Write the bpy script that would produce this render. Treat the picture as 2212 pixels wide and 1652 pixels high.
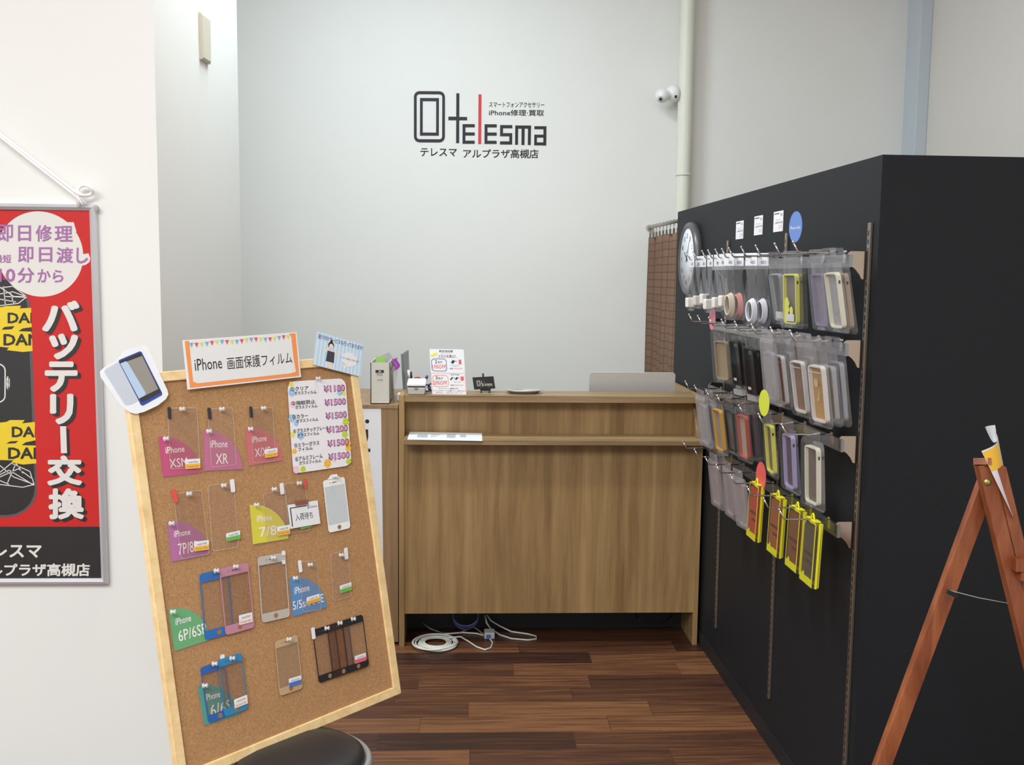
import bpy, bmesh, math, random
from mathutils import Vector as V, Matrix
random.seed(7)
for o in list(bpy.data.objects): bpy.data.objects.remove(o)
SC = bpy.context.scene
COL = SC.collection
R = math.radians

# ------------------------------------------------------------------ camera
F, CX, CY, EYE = 2176.87, 1106.0, 826.0, V((0, 0, 1.457838))
PITCH, ROLL, YAW = R(5.99763), R(0.618715), R(2.634295)
fw = V((math.sin(YAW)*math.cos(PITCH), math.cos(YAW)*math.cos(PITCH), -math.sin(PITCH)))
rt0 = V((math.cos(YAW), -math.sin(YAW), 0)); up0 = rt0.cross(fw)
rt = rt0*math.cos(ROLL) + up0*math.sin(ROLL); up = -rt0*math.sin(ROLL) + up0*math.cos(ROLL)
cam = bpy.data.cameras.new('camera'); co = bpy.data.objects.new('camera', cam); COL.objects.link(co)
cam.sensor_fit = 'HORIZONTAL'; cam.sensor_width = 36; cam.lens = 36*F/2212
cam.clip_start = .02; cam.clip_end = 60
co.matrix_world = Matrix(((rt.x, up.x, -fw.x, EYE.x), (rt.y, up.y, -fw.y, EYE.y), (rt.z, up.z, -fw.z, EYE.z), (0, 0, 0, 1)))
SC.camera = co

# ------------------------------------------------------------------ light
w = bpy.data.worlds.new('store_ambient'); SC.world = w; w.use_nodes = True
w.node_tree.nodes['Background'].inputs[0].default_value = (1, .95, .915, 1)
w.node_tree.nodes['Background'].inputs[1].default_value = .8
def area(name, loc, sx, sy, power, col=(1, 1, 1), rot=(0, 0, 0)):
    l = bpy.data.lights.new(name, 'AREA'); l.shape = 'RECTANGLE'; l.size = sx; l.size_y = sy
    l.energy = power; l.color = col
    o = bpy.data.objects.new(name, l); o.location = loc; o.rotation_euler = rot; COL.objects.link(o)
area('ceiling_tube_light_niche', (-.5, 3.6, 3.38), .8, .22, 43, (.84, 1, 1.07))
area('ceiling_tube_light_counter', (.1, 2.6, 3.38), 1.2, .22, 24, (1, .97, .9))
area('ceiling_light_shop_front', (-1.6, -.9, 3.4), 3.2, 2.2, 275, (.95, 1, 1.01))
SC.view_settings.view_transform = 'Standard'; SC.view_settings.look = 'None'
SC.view_settings.gamma = 1; SC.view_settings.use_curve_mapping = False
SC.view_settings.exposure = 0

# ------------------------------------------------------------------ sight lines to planes
def ray(x, y): return fw*F + rt*(x-CX) + up*(CY-y)
def hit(x, y, n, d):
    v = ray(x, y); n = V(n); return EYE + v*((d - n.dot(EYE))/n.dot(v))
def hx(x, y, X): return hit(x, y, (1, 0, 0), X)
def hy(x, y, Y): return hit(x, y, (0, 1, 0), Y)
def hz(x, y, Z): return hit(x, y, (0, 0, 1), Z)

# ------------------------------------------------------------------ materials
def lin(c): return tuple(((x/255)/12.92 if x/255 <= .04045 else ((x/255+.055)/1.055)**2.4) for x in c)
MATS = {}
def newmat(name):
    m = bpy.data.materials.new(name); m.use_nodes = True
    nt = m.node_tree; b = nt.nodes['Principled BSDF']; return m, nt, b
def N(nt, t, **kw):
    n = nt.nodes.new(t)
    for k, v in kw.items(): setattr(n, k, v)
    return n
def mat(name, rgb, rough=.5, metal=0, var=.05, scale=30, bump=0, bscale=200, spec=.5, aniso=None):
    if name in MATS: return MATS[name]
    m, nt, b = newmat(name); c = lin(rgb)
    tc = N(nt, 'ShaderNodeTexCoord'); no = N(nt, 'ShaderNodeTexNoise'); no.inputs['Scale'].default_value = scale
    no.inputs['Detail'].default_value = 3
    src = tc.outputs['Object']
    if aniso:
        mp = N(nt, 'ShaderNodeMapping'); mp.inputs['Scale'].default_value = aniso; nt.links.new(src, mp.inputs[0]); src = mp.outputs[0]
    nt.links.new(src, no.inputs['Vector'])
    mx = N(nt, 'ShaderNodeMix', data_type='RGBA')
    mx.inputs[6].default_value = tuple(x*(1-var) for x in c)+(1,); mx.inputs[7].default_value = tuple(min(1, x*(1+var)) for x in c)+(1,)
    nt.links.new(no.outputs['Fac'], mx.inputs[0]); nt.links.new(mx.outputs[2], b.inputs['Base Color'])
    b.inputs['Roughness'].default_value = rough; b.inputs['Metallic'].default_value = metal
    b.inputs['Specular IOR Level'].default_value = spec
    if bump:
        n2 = N(nt, 'ShaderNodeTexNoise'); n2.inputs['Scale'].default_value = bscale; nt.links.new(src, n2.inputs['Vector'])
        bp = N(nt, 'ShaderNodeBump'); bp.inputs['Strength'].default_value = bump; bp.inputs['Distance'].default_value = .002
        nt.links.new(n2.outputs['Fac'], bp.inputs['Height']); nt.links.new(bp.outputs[0], b.inputs['Normal'])
    MATS[name] = m; return m
def ramp(nt, stops):
    r = N(nt, 'ShaderNodeValToRGB'); e = r.color_ramp.elements
    for i, (p, c) in enumerate(stops):
        if i < 2: e[i].position = p
        else: e.new(p)
    for i, (p, c) in enumerate(stops):
        el = r.color_ramp.elements[i]; el.position = p; el.color = lin(c)+(1,)
    return r
def wood(name, cols, grain, rough=.45, plank=None, strength=1):
    """streaky wood; grain = scale triple, plank = (axis, width) for tone bands across that axis"""
    if name in MATS: return MATS[name]
    m, nt, b = newmat(name); L = nt.links.new
    tc = N(nt, 'ShaderNodeTexCoord'); mp = N(nt, 'ShaderNodeMapping'); mp.inputs['Scale'].default_value = grain
    L(tc.outputs['Object'], mp.inputs[0])
    no = N(nt, 'ShaderNodeTexNoise'); no.inputs['Scale'].default_value = 1; no.inputs['Detail'].default_value = 6; no.inputs['Roughness'].default_value = .62
    no.inputs['Distortion'].default_value = .35
    L(mp.outputs[0], no.inputs['Vector'])
    fac = no.outputs['Fac']
    if plank:
        sp = N(nt, 'ShaderNodeSeparateXYZ'); L(tc.outputs['Object'], sp.inputs[0])
        q = N(nt, 'ShaderNodeMath', operation='DIVIDE'); L(sp.outputs[plank[0]], q.inputs[0]); q.inputs[1].default_value = plank[1]
        fl = N(nt, 'ShaderNodeMath', operation='FLOOR'); L(q.outputs[0], fl.inputs[0])
        wn = N(nt, 'ShaderNodeTexWhiteNoise', noise_dimensions='1D'); L(fl.outputs[0], wn.inputs['W'])
        mm = N(nt, 'ShaderNodeMath', operation='MULTIPLY_ADD'); L(wn.outputs['Value'], mm.inputs[0]); mm.inputs[1].default_value = .16; mm.inputs[2].default_value = -.08
        ad = N(nt, 'ShaderNodeMath', operation='ADD'); L(fac, ad.inputs[0]); L(mm.outputs[0], ad.inputs[1]); fac = ad.outputs[0]
    r = ramp(nt, [(.28, cols[0]), (.5, cols[1]), (.72, cols[2])]); L(fac, r.inputs[0])
    L(r.outputs[0], b.inputs['Base Color']); b.inputs['Roughness'].default_value = rough
    bp = N(nt, 'ShaderNodeBump'); bp.inputs['Strength'].default_value = .12*strength; bp.inputs['Distance'].default_value = .002
    L(fac, bp.inputs['Height']); L(bp.outputs[0], b.inputs['Normal'])
    MATS[name] = m; return m
def clear(name, tint=(255, 255, 255), body=(200, 200, 205), milk=.12, gloss=.06, rough=.08):
    """thin clear plastic or glass film: mostly see-through, a little milky, a little shiny"""
    if name in MATS: return MATS[name]
    m = bpy.data.materials.new(name); m.use_nodes = True; nt = m.node_tree; nt.nodes.clear(); L = nt.links.new
    out = N(nt, 'ShaderNodeOutputMaterial'); tr = N(nt, 'ShaderNodeBsdfTransparent'); tr.inputs[0].default_value = lin(tint)+(1,)
    df = N(nt, 'ShaderNodeBsdfDiffuse'); gl = N(nt, 'ShaderNodeBsdfGlossy'); gl.inputs['Roughness'].default_value = rough
    tc = N(nt, 'ShaderNodeTexCoord'); no = N(nt, 'ShaderNodeTexNoise'); no.inputs['Scale'].default_value = 25
    L(tc.outputs['Object'], no.inputs['Vector'])
    bp = N(nt, 'ShaderNodeBump'); bp.inputs['Strength'].default_value = .25; bp.inputs['Distance'].default_value = .004
    L(no.outputs['Fac'], bp.inputs['Height']); L(bp.outputs[0], gl.inputs['Normal'])
    df.inputs[0].default_value = lin(body)+(1,)
    mm = N(nt, 'ShaderNodeMath', operation='MULTIPLY_ADD'); L(no.outputs['Fac'], mm.inputs[0]); mm.inputs[1].default_value = milk*.5; mm.inputs[2].default_value = milk*.75
    m1 = N(nt, 'ShaderNodeMixShader'); L(mm.outputs[0], m1.inputs[0]); L(tr.outputs[0], m1.inputs[1]); L(df.outputs[0], m1.inputs[2])
    fr = N(nt, 'ShaderNodeFresnel'); fr.inputs['IOR'].default_value = 1.4
    ad = N(nt, 'ShaderNodeMath', operation='MULTIPLY_ADD'); L(fr.outputs[0], ad.inputs[0]); ad.inputs[1].default_value = .22; ad.inputs[2].default_value = gloss*.3
    m2 = N(nt, 'ShaderNodeMixShader'); L(ad.outputs[0], m2.inputs[0]); L(m1.outputs[0], m2.inputs[1]); L(gl.outputs[0], m2.inputs[2])
    L(m2.outputs[0], out.inputs[0]); MATS[name] = m; return m

# ------------------------------------------------------------------ mesh builder
TXT = {}
def text2d(s, bold):
    k = (s, bold)
    if k not in TXT:
        c = bpy.data.curves.new('text', 'FONT'); c.body = s; c.resolution_u = 2
        o = bpy.data.objects.new('text', c); COL.objects.link(o)
        bpy.context.view_layer.update()
        me = bpy.data.meshes.new_from_object(o.evaluated_get(bpy.context.evaluated_depsgraph_get()))
        v0 = [(v.co.x, v.co.y) for v in me.vertices]; f0 = [tuple(p.vertices) for p in me.polygons]
        bpy.data.objects.remove(o); bpy.data.curves.remove(c); bpy.data.meshes.remove(me)
        d = max(bold, 0); n = 0 if d == 0 else (4 if d < .03 else 8)
        vs = list(v0); fs = list(f0)
        for i in range(n):       # heavier strokes: the same glyphs, shifted a little each way
            a = 2*math.pi*(i+.5)/n; b = len(vs)
            vs += [(x+d*math.cos(a), y+d*math.sin(a)) for x, y in v0]; fs += [tuple(b+q for q in f) for f in f0]
        x0 = min(a for a, b in vs); x1 = max(a for a, b in vs); y0 = min(b for a, b in vs); y1 = max(b for a, b in vs)
        TXT[k] = ([((a-x0)/(x1-x0), (b-y0)/max(1e-6, y1-y0), 3e-5*(i//len(v0))) for i, (a, b) in enumerate(vs)], fs)
    return TXT[k]
class MB:
    def __init__(s, M=None): s.v = []; s.f = []; s.mi = []; s.sm = []; s.M = M; s.flat = False
    def add(s, vs, fs, m=0, smooth=False):
        b = len(s.v); s.v += [V(p) for p in vs]
        for f in fs: s.f.append([b+i for i in f]); s.mi.append(m); s.sm.append(smooth)
        return s
    def box(s, a, b, m=0, X=None):
        a = V(a); b = V(b)
        vs = [V((x, y, z)) for z in (a.z, b.z) for y in (a.y, b.y) for x in (a.x, b.x)]
        if X: vs = [X @ p for p in vs]
        return s.add(vs, [(0, 2, 3, 1), (4, 5, 7, 6), (0, 1, 5, 4), (2, 6, 7, 3), (0, 4, 6, 2), (1, 3, 7, 5)], m)
    def prism(s, poly, off, m=0):
        n = len(poly); off = V(off); p = [V(q) for q in poly]; q = [a+off for a in p]
        return s.add(p+q, [tuple(range(n))[::-1], tuple(range(n, 2*n))]+[(i, (i+1) % n, n+(i+1) % n, n+i) for i in range(n)], m)
    def face(s, poly, m=0): return s.add(poly, [tuple(range(len(poly)))], m)
    def ring(s, outer, inner, off, m=0):
        n = len(outer); off = V(off); o0 = [V(p) for p in outer]; i0 = [V(p) for p in inner]
        vs = o0+i0+[p+off for p in o0]+[p+off for p in i0]; fs = []
        for i in range(n):
            j = (i+1) % n
            fs += [(i, j, n+j, n+i), (2*n+i, 3*n+i, 3*n+j, 2*n+j), (i, 2*n+i, 2*n+j, j), (n+i, n+j, 3*n+j, 3*n+i)]
        return s.add(vs, fs, m)
    def beam(s, a, b, w, h, side, m=0):
        """square bar from a to b, w along side, h along the third axis"""
        a = V(a); b = V(b); d = (b-a).normalized(); sd = V(side); sd = (sd - d*sd.dot(d)).normalized(); t = d.cross(sd)
        c = [sd*(i*w/2)+t*(j*h/2) for i, j in ((-1, -1), (1, -1), (1, 1), (-1, 1))]
        return s.add([a+k for k in c]+[b+k for k in c], [(3, 2, 1, 0), (4, 5, 6, 7)]+[(i, (i+1) % 4, 4+(i+1) % 4, 4+i) for i in range(4)], m)
    def tube(s, path, r, seg=8, closed=False, m=0):
        P = [V(p) for p in path]; n = len(P); vs = []; fs = []; prev = None
        for i, p in enumerate(P):
            d = (P[(i+1) % n]-P[i-1]) if closed else (P[min(i+1, n-1)]-P[max(i-1, 0)])
            d = d.normalized() if d.length > 1e-9 else V((0, 0, 1))
            if prev is None: prev = d.orthogonal().normalized()
            prev = (prev - d*prev.dot(d)); prev = prev.normalized() if prev.length > 1e-6 else d.orthogonal().normalized()
            t = d.cross(prev); rr = r[i] if isinstance(r, (list, tuple)) else r
            vs += [p+prev*math.cos(a)*rr+t*math.sin(a)*rr for a in (2*math.pi*k/seg for k in range(seg))]
        for i in range(n if closed else n-1):
            for k in range(seg):
                a = i*seg+k; b = i*seg+(k+1) % seg; c = ((i+1) % n)*seg+(k+1) % seg; d = ((i+1) % n)*seg+k
                fs.append((a, b, c, d))
        s.add(vs, fs, m, True)
        if not closed:
            b = len(s.v)-len(vs)
            for e in (range(seg), range(len(vs)-seg, len(vs))): s.f.append([b+i for i in e]); s.mi.append(m); s.sm.append(False)
        return s
    def lathe(s, prof, X=None, seg=32, m=0, sy=1):
        vs = []; fs = []; n = len(prof)
        for k in range(seg):
            a = 2*math.pi*k/seg
            for r, z in prof:
                p = V((r*math.cos(a), r*math.sin(a)*sy, z)); vs.append(X @ p if X else p)
        for k in range(seg):
            for i in range(n-1):
                fs.append((k*n+i, ((k+1) % seg)*n+i, ((k+1) % seg)*n+i+1, k*n+i+1))
        return s.add(vs, fs, m, True)
    def grid(s, fn, nu, nv, m=0, smooth=True):
        vs = [fn(i/nu, j/nv) for j in range(nv+1) for i in range(nu+1)]
        return s.add(vs, [(j*(nu+1)+i, j*(nu+1)+i+1, (j+1)*(nu+1)+i+1, (j+1)*(nu+1)+i) for j in range(nv) for i in range(nu)], m, smooth)
    def text(s, body, fr, u0, v0, u1, v1, h=.0006, bold=0, m=0, slant=0):
        vs, fs = text2d(body, bold)
        return s.add([fr(u0+(u1-u0)*(a+slant*b), v1+(v0-v1)*b, h+c) for a, b, c in vs], fs, m)
    def build(s, name, mats, parent=None, origin=(0, 0, 0), label=None, kind=None, bevel=0):
        o = V(origin); me = bpy.data.meshes.new(name)
        vs = [(s.M @ p if s.M else p)-o for p in s.v]
        me.from_pydata(vs, [], s.f)
        for mm in (mats if isinstance(mats, (list, tuple)) else [mats]): me.materials.append(mm)
        me.polygons.foreach_set('material_index', s.mi); me.polygons.foreach_set('use_smooth', s.sm)
        bm = bmesh.new(); bm.from_mesh(me); bmesh.ops.recalc_face_normals(bm, faces=bm.faces); bm.to_mesh(me); bm.free()
        ob = bpy.data.objects.new(name, me); COL.objects.link(ob)
        if bevel:
            bv = ob.modifiers.new('bevel', 'BEVEL'); bv.width = bevel; bv.segments = 2; bv.limit_method = 'ANGLE'; bv.angle_limit = R(40)
        if parent: ob.parent = parent
        else: ob.location = o
        if label: ob['label'] = label
        if kind: ob['kind'] = kind
        return ob
class T:
    """a thing: an Empty at its base; parts are given in world coordinates, or in local ones when X (its matrix) is given"""
    def __init__(s, name, label, cat, loc=(0, 0, 0), group=None, X=None):
        s.o = bpy.data.objects.new(name, None); COL.objects.link(s.o); s.o.empty_display_size = .02
        s.X = X
        if X: s.o.matrix_world = X; s.org = V((0, 0, 0))
        else: s.o.location = loc; s.org = V(loc)
        s.o['label'] = label; s.o['category'] = cat
        if group: s.o['group'] = group
    def part(s, name, mb, m, under=None, label=None, bevel=0, kind=None):
        return mb.build(name, m, under or s.o, s.org, label, kind, bevel)
def tag(o, label, cat, group=None):
    o['label'] = label; o['category'] = cat
    if group: o['group'] = group
    return o
def struct(name, mb, m, bevel=0):
    o = mb.build(name, m, None, bevel=bevel); o['kind'] = 'structure'; return o
class Fr:
    """a flat frame: (u,v) run 0..1 from the top left corner to the right and down, h stands off the face"""
    def __init__(s, tl, tr, bl, n): s.p = tl; s.x = tr-tl; s.y = bl-tl; s.n = n.normalized(); s.w = s.x.length; s.h = s.y.length
    def __call__(s, u, v, h=0): return s.p+s.x*u+s.y*v+s.n*h
    def rr(s, u0, v0, u1, v1, r, h=0, k=5, corners=(1, 1, 1, 1)):
        ru = r/s.w; rv = r/s.h; out = []
        for q, (cu, cv, a) in enumerate(((u0, v0, 180), (u1, v0, 270), (u1, v1, 0), (u0, v1, 90))):
            if not corners[q] or r <= 0: out += [s(cu, cv, h)]*(k+1) if False else [s(cu, cv, h)]; continue
            ou = cu+ru*(1 if cu == min(u0, u1) else -1); ov = cv+rv*(1 if cv == min(v0, v1) else -1)
            for i in range(k+1):
                t = R(a+90*i/k); out.append(s(ou+ru*math.cos(t), ov+rv*math.sin(t), h))
        return out
    def el(s, cu, cv, r, h=0, n=24, asp=1): return [s(cu+r/s.w*math.cos(2*math.pi*i/n), cv+asp*r/s.h*math.sin(2*math.pi*i/n), h) for i in range(n)]
    def poly(s, pts, h=0): return [s(u, v, h) for u, v in pts]
    def q(s, u0, v0, u1, v1, h=0): return [s(u0, v0, h), s(u1, v0, h), s(u1, v1, h), s(u0, v1, h)]

# ------------------------------------------------------------------ shared materials
WHITE = mat('white_paint', (233, 232, 229), .65, var=.015, scale=6, bump=.05)
WARMWALL = mat('warm_white_wallpaper', (224, 219, 213), .7, var=.015, scale=6, bump=.06)
BLUEPOST = mat('pale_blue_paint', (196, 205, 214), .5, var=.01)
OAK = wood('oak_laminate_vertical', ((130, 101, 64), (156, 125, 82), (176, 144, 99)), (26, 26, 1.6), .42, plank=(0, .058))
OAKH = wood('oak_laminate_horizontal', ((118, 94, 64), (148, 121, 86), (172, 144, 106)), (1.6, 26, 40), .42)
OAKR = wood('oak_laminate_reddish', ((128, 99, 70), (150, 119, 86), (168, 137, 102)), (30, 30, 1.5), .45)
PINE = wood('pine_frame_wood', ((222, 186, 130), (236, 204, 150), (246, 220, 172)), (30, 30, 30), .45)
MAHOG = wood('reddish_easel_wood', ((108, 54, 30), (136, 74, 44), (158, 94, 58)), (40, 40, 6), .4)
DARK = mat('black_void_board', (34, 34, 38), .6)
BLACK = mat('black_plastic', (22, 22, 24), .35)
INK = mat('black_print', (30, 28, 34), .6, var=.02)
INKG = mat('grey_print', (110, 108, 118), .6, var=.02)
RED = mat('red_print', (206, 48, 58), .5, var=.02)
PAPER = mat('white_paper', (230, 230, 234), .55, var=.015)
WPLAS = mat('white_plastic', (238, 238, 238), .35, var=.01)
CHROME = mat('chrome_wire', (205, 205, 205), .18, 1, var=.03)
STEEL = mat('brushed_steel', (165, 158, 150), .35, 1, var=.05)
ALU = mat('satin_aluminium', (206, 206, 212), .35, .35, var=.03)
CABLE = mat('white_cable_sheath', (222, 222, 214), .5)
BAG = clear('clear_bag_plastic', (250, 250, 252), (222, 222, 226), .045, .05, .14)
BAG2 = clear('cloudy_bag_plastic', (240, 238, 240), (214, 208, 210), .22, .06, .18)
FILM = clear('clear_screen_film', (250, 247, 246), (214, 202, 194), .07, .02, .12)
GLASSY = clear('shiny_screen_film', (246, 241, 238), (190, 178, 170), .06, .08, .05)
PINM = clear('clear_push_pin_plastic', (255, 255, 255), (235, 235, 235), .55, .2, .08)

# ------------------------------------------------------------------ setting
YB, YL, XR = 5.2, 2.85, 2.237
XC = hy(345, 560, YL).x; YC = hx(520.5, 560, XC).y
def floor_mat():
    m, nt, b = newmat('dark_walnut_planks'); L = nt.links.new
    tc = N(nt, 'ShaderNodeTexCoord'); sp = N(nt, 'ShaderNodeSeparateXYZ'); L(tc.outputs['Object'], sp.inputs[0])
    def ma(op, a, bb, c=None):
        n = N(nt, 'ShaderNodeMath', operation=op)
        for i, x in enumerate((a, bb, c)):
            if x is None: continue
            if isinstance(x, (int, float)): n.inputs[i].default_value = x
            else: L(x, n.inputs[i])
        return n.outputs[0]
    yy = ma('DIVIDE', ma('ADD', sp.outputs['Y'], .0155), .1155)
    row = ma('FLOOR', yy, 0)
    w1 = N(nt, 'ShaderNodeTexWhiteNoise', noise_dimensions='1D'); L(row, w1.inputs['W'])
    xx = ma('DIVIDE', ma('ADD', sp.outputs['X'], ma('MULTIPLY', w1.outputs['Value'], 3.1)), .62)
    colm = ma('FLOOR', xx, 0)
    cb = N(nt, 'ShaderNodeCombineXYZ'); L(row, cb.inputs[0]); L(colm, cb.inputs[1])
    w2 = N(nt, 'ShaderNodeTexWhiteNoise', noise_dimensions='2D'); L(cb.outputs[0], w2.inputs['Vector'])
    cs = N(nt, 'ShaderNodeVectorMath', operation='MULTIPLY_ADD'); L(tc.outputs['Object'], cs.inputs[0]); cs.inputs[1].default_value = (2.6, 62, 1); L(w2.outputs['Color'], cs.inputs[2])
    sc = N(nt, 'ShaderNodeVectorMath', operation='MULTIPLY_ADD'); L(w2.outputs['Color'], sc.inputs[0]); sc.inputs[1].default_value = (40, 40, 40); L(cs.outputs[0], sc.inputs[2])
    no = N(nt, 'ShaderNodeTexNoise'); no.inputs['Scale'].default_value = 1.2; no.inputs['Detail'].default_value = 6; no.inputs['Roughness'].default_value = .6; no.inputs['Distortion'].default_value = .7
    L(sc.outputs[0], no.inputs['Vector'])
    f = ma('ADD', ma('MULTIPLY', no.outputs['Fac'], .8), ma('MULTIPLY', w2.outputs['Value'], .36))
    r = ramp(nt, [(.25, (34, 20, 18)), (.42, (58, 34, 26)), (.6, (88, 54, 37)), (.8, (132, 88, 57))]); L(f, r.inputs[0])
    # fine dark seams
    fy = ma('FRACT', yy, 0); fx = ma('FRACT', xx, 0)
    sy = ma('LESS_THAN', fy, .018); sx = ma('LESS_THAN', fx, .004); sm = ma('MAXIMUM', sy, sx)
    mx = N(nt, 'ShaderNodeMix', data_type='RGBA'); L(ma('MULTIPLY', sm, .55), mx.inputs[0]); L(r.outputs[0], mx.inputs[6]); mx.inputs[7].default_value = lin((30, 19, 16))+(1,)
    L(mx.outputs[2], b.inputs['Base Color']); b.inputs['Roughness'].default_value = .42
    bp = N(nt, 'ShaderNodeBump'); bp.inputs['Strength'].default_value = .08; bp.inputs['Distance'].default_value = .002; L(no.outputs['Fac'], bp.inputs['Height']); L(bp.outputs[0], b.inputs['Normal'])
    return m
struct('floor', MB().box((-4, -2.5, -.05), (4.2, 5.3, 0)), floor_mat())
struct('ceiling', MB().box((-4, -2.5, 3.42), (4.2, 5.3, 3.5)), WHITE)
struct('wall_left', MB().box((-4, YL, 0), (XC, YC, 3.42)), WHITE)
struct('wall_back', MB().box((-4, YB, 0), (2.4, YB+.1, 3.42)), WHITE)
struct('wall_right', MB().box((2.298, -2.5, 0), (2.4, YB, 3.42)), WARMWALL)
struct('trim_1', MB().box((XR, 5.05, 0), (2.298, YB, 3.42)), BLUEPOST, bevel=.004)
# ------------------------------------------------------------------ logo on back wall
def logo(fr, t, black, red, scale=1.0, h0=0.0):
    """the shop logo in crop pixels of a 1760 x 900 field; returns mesh builders icon, letters, red bar"""
    U = lambda x: (x-210)/1765; W = lambda y: (y-165)/715
    def rect(mb, x0, y0, x1, y1): mb.prism(fr.q(U(x0), W(y0), U(x1), W(y1), h0), fr.n*t)
    icon = MB()
    icon.ring(fr.rr(U(210), W(165), U(620), W(842), .028*scale, h0), fr.rr(U(246), W(203), U(584), W(802), .014*scale, h0), fr.n*t)
    a = fr.q(U(290), W(255), U(540), W(752), h0); b = fr.q(U(326), W(295), U(504), W(713), h0); icon.ring(a, b, fr.n*t)
    le = []
    def letter(rects):
        m_ = MB(); le.append(m_)
        for r in rects: rect(m_, *r)
    letter(((770, 190, 810, 850), (666, 500, 770, 545), (810, 503, 914, 545)))
    for x in (855, 1148): letter([(x, 598, x+38, 858)]+[(x+38, y, x+162, y+40) for y in (598, 708, 818)])
    letter(((1355, 608, 1517, 648), (1355, 648, 1393, 715), (1355, 715, 1517, 755), (1479, 755, 1517, 825), (1355, 825, 1517, 865)))
    letter(((1557, 612, 1768, 652), (1557, 652, 1595, 868), (1642, 652, 1682, 870), (1728, 652, 1766, 870)))
    letter(((1813, 620, 1973, 658), (1935, 658, 1973, 876), (1813, 733, 1935, 770), (1813, 770, 1848, 874), (1848, 836, 1935, 874)))
    bar = MB(); rect(bar, 1064, 203, 1104, 860)
    return icon, le, bar
L0 = lambda x, y: hy(860+x/6.144, 170+y/6.144, YB)
fr = Fr(L0(210, 165), L0(1975, 178), L0(210, 880), V((0, -1, 0)))
t = T('shop_logo', 'large black and red shop logo lettering fixed to white back wall', 'sign', fr(.5, .5))
ic, le, bar = logo(fr, .003, INK, RED, 1.0)
t.part('phone_icon', ic, INK)
for l_ in le: t.part('logo_letter', l_, INK)
t.part('red_bar', bar, RED, label='tall red letter bar')
U = lambda x: (x-210)/1765; W = lambda y: (y-165)/715
t.part('small_lettering', MB().text('スマートフォンアクセサリー', fr, U(1205), W(300), U(1942), W(372), .001, .012), INK)
t.part('small_lettering', MB().text('iPhone修理·買取', fr, U(1205), W(400), U(1940), W(484), .001, .018), INK)
t.part('branch_lettering', MB().text('テレスマ', fr, U(295), W(922), U(780), W(1030), .001, .02), INK)
t.part('branch_lettering', MB().text('アルプラザ高槻店', fr, U(865), W(930), U(1872), W(1052), .001, .02), INK)

# ------------------------------------------------------------------ pipe, camera, wall plate
p0 = hy(1482, 150, 5.125); pt = T('wall_pipe', 'tall cream vertical pipe running up the back wall', 'pipe', (p0.x, 5.125, 0))
CREAM = mat('cream_pipe_paint', (226, 227, 214), .45, var=.02)
pt.part('pipe_tube', MB().lathe([(.036, 1.98), (.036, 3.42)], Matrix.Translation((p0.x, 5.125, 0)), 28), CREAM)
pt.part('pipe_tube', MB().lathe([(.0345, 0), (.0345, 1.98)], Matrix.Translation((p0.x, 5.125, 0)), 28), CREAM)
pt.part('joint_ring', MB().lathe([(.0345, 1.972), (.0372, 1.972), (.0372, 1.983), (.036, 1.983)], Matrix.Translation((p0.x, 5.125, 0)), 28), CREAM)
cb = hy(1457, 202, 5.13); hd = hy(1430, 207, 5.1)
d = (hd-cb).normalized(); X = d.to_track_quat('Z', 'Y').to_matrix().to_4x4(); X.translation = cb
ct = T('security_camera', 'white round security camera mounted beside the pipe on back wall', 'camera', cb)
ct.part('mount_base', MB().lathe([(0, -.012), (.03, -.012), (.04, -.004), (.043, .01), (.037, .024), (.028, .034), (.018, .042), (0, .042)], X), WPLAS)
ct.part('neck', MB().lathe([(.024, .035), (.026, .05), (.022, .07)], X, 20), WPLAS)
Xh = Matrix.Translation(hd)
hdp = ct.part('camera_head', MB().lathe([(.034*math.sin(R(a)), .034*math.cos(R(a))) for a in range(0, 181, 12)], Xh, 28), WPLAS)
ld = V((-.35, -.75, -.6)).normalized(); Xl = ld.to_track_quat('Z', 'Y').to_matrix().to_4x4(); Xl.translation = hd+ld*.028
ct.part('lens', MB().lathe([(0, .009), (.006, .009), (.0075, .006), (.0075, -.002)], Xl, 16), BLACK, hdp)
ct.part('lens_ring', MB().lathe([(.011, .005), (.0125, .0045), (.0125, -.002)], Xl, 24), mat('grey_seam', (120, 120, 122), .5), hdp)
ct.part('cable_port', MB().box(cb+V((-.006, -.043, -.028)), cb+V((.004, -.034, -.016))), BLACK)
a = hx(427.5, 26, XC); b = hx(449, 140, XC)
q = [hx(428, 26, XC), hx(447.5, 40, XC), hx(449, 139, XC), hx(431, 127.5, XC)]
wp = MB(); ip = [p+(sum(q, V())/4-p)*.1+V((.012, 0, 0)) for p in q]
wp.prism(q, V((.006, 0, 0))); wp.prism([p+V((.006, 0, 0)) for p in q][:0] or [p+V((.006, 0, 0)) for p in q], V((.001, 0, 0)))
wp.add([p+V((.007, 0, 0)) for p in q]+ip, [(0, 1, 5, 4), (1, 2, 6, 5), (2, 3, 7, 6), (3, 0, 4, 7), (4, 5, 6, 7)])
tag(wp.build('wall_plate', mat('beige_plastic', (206, 199, 182), .5), None, q[0]), 'beige rectangular blank wall plate high on column side', 'wall plate')

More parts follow.
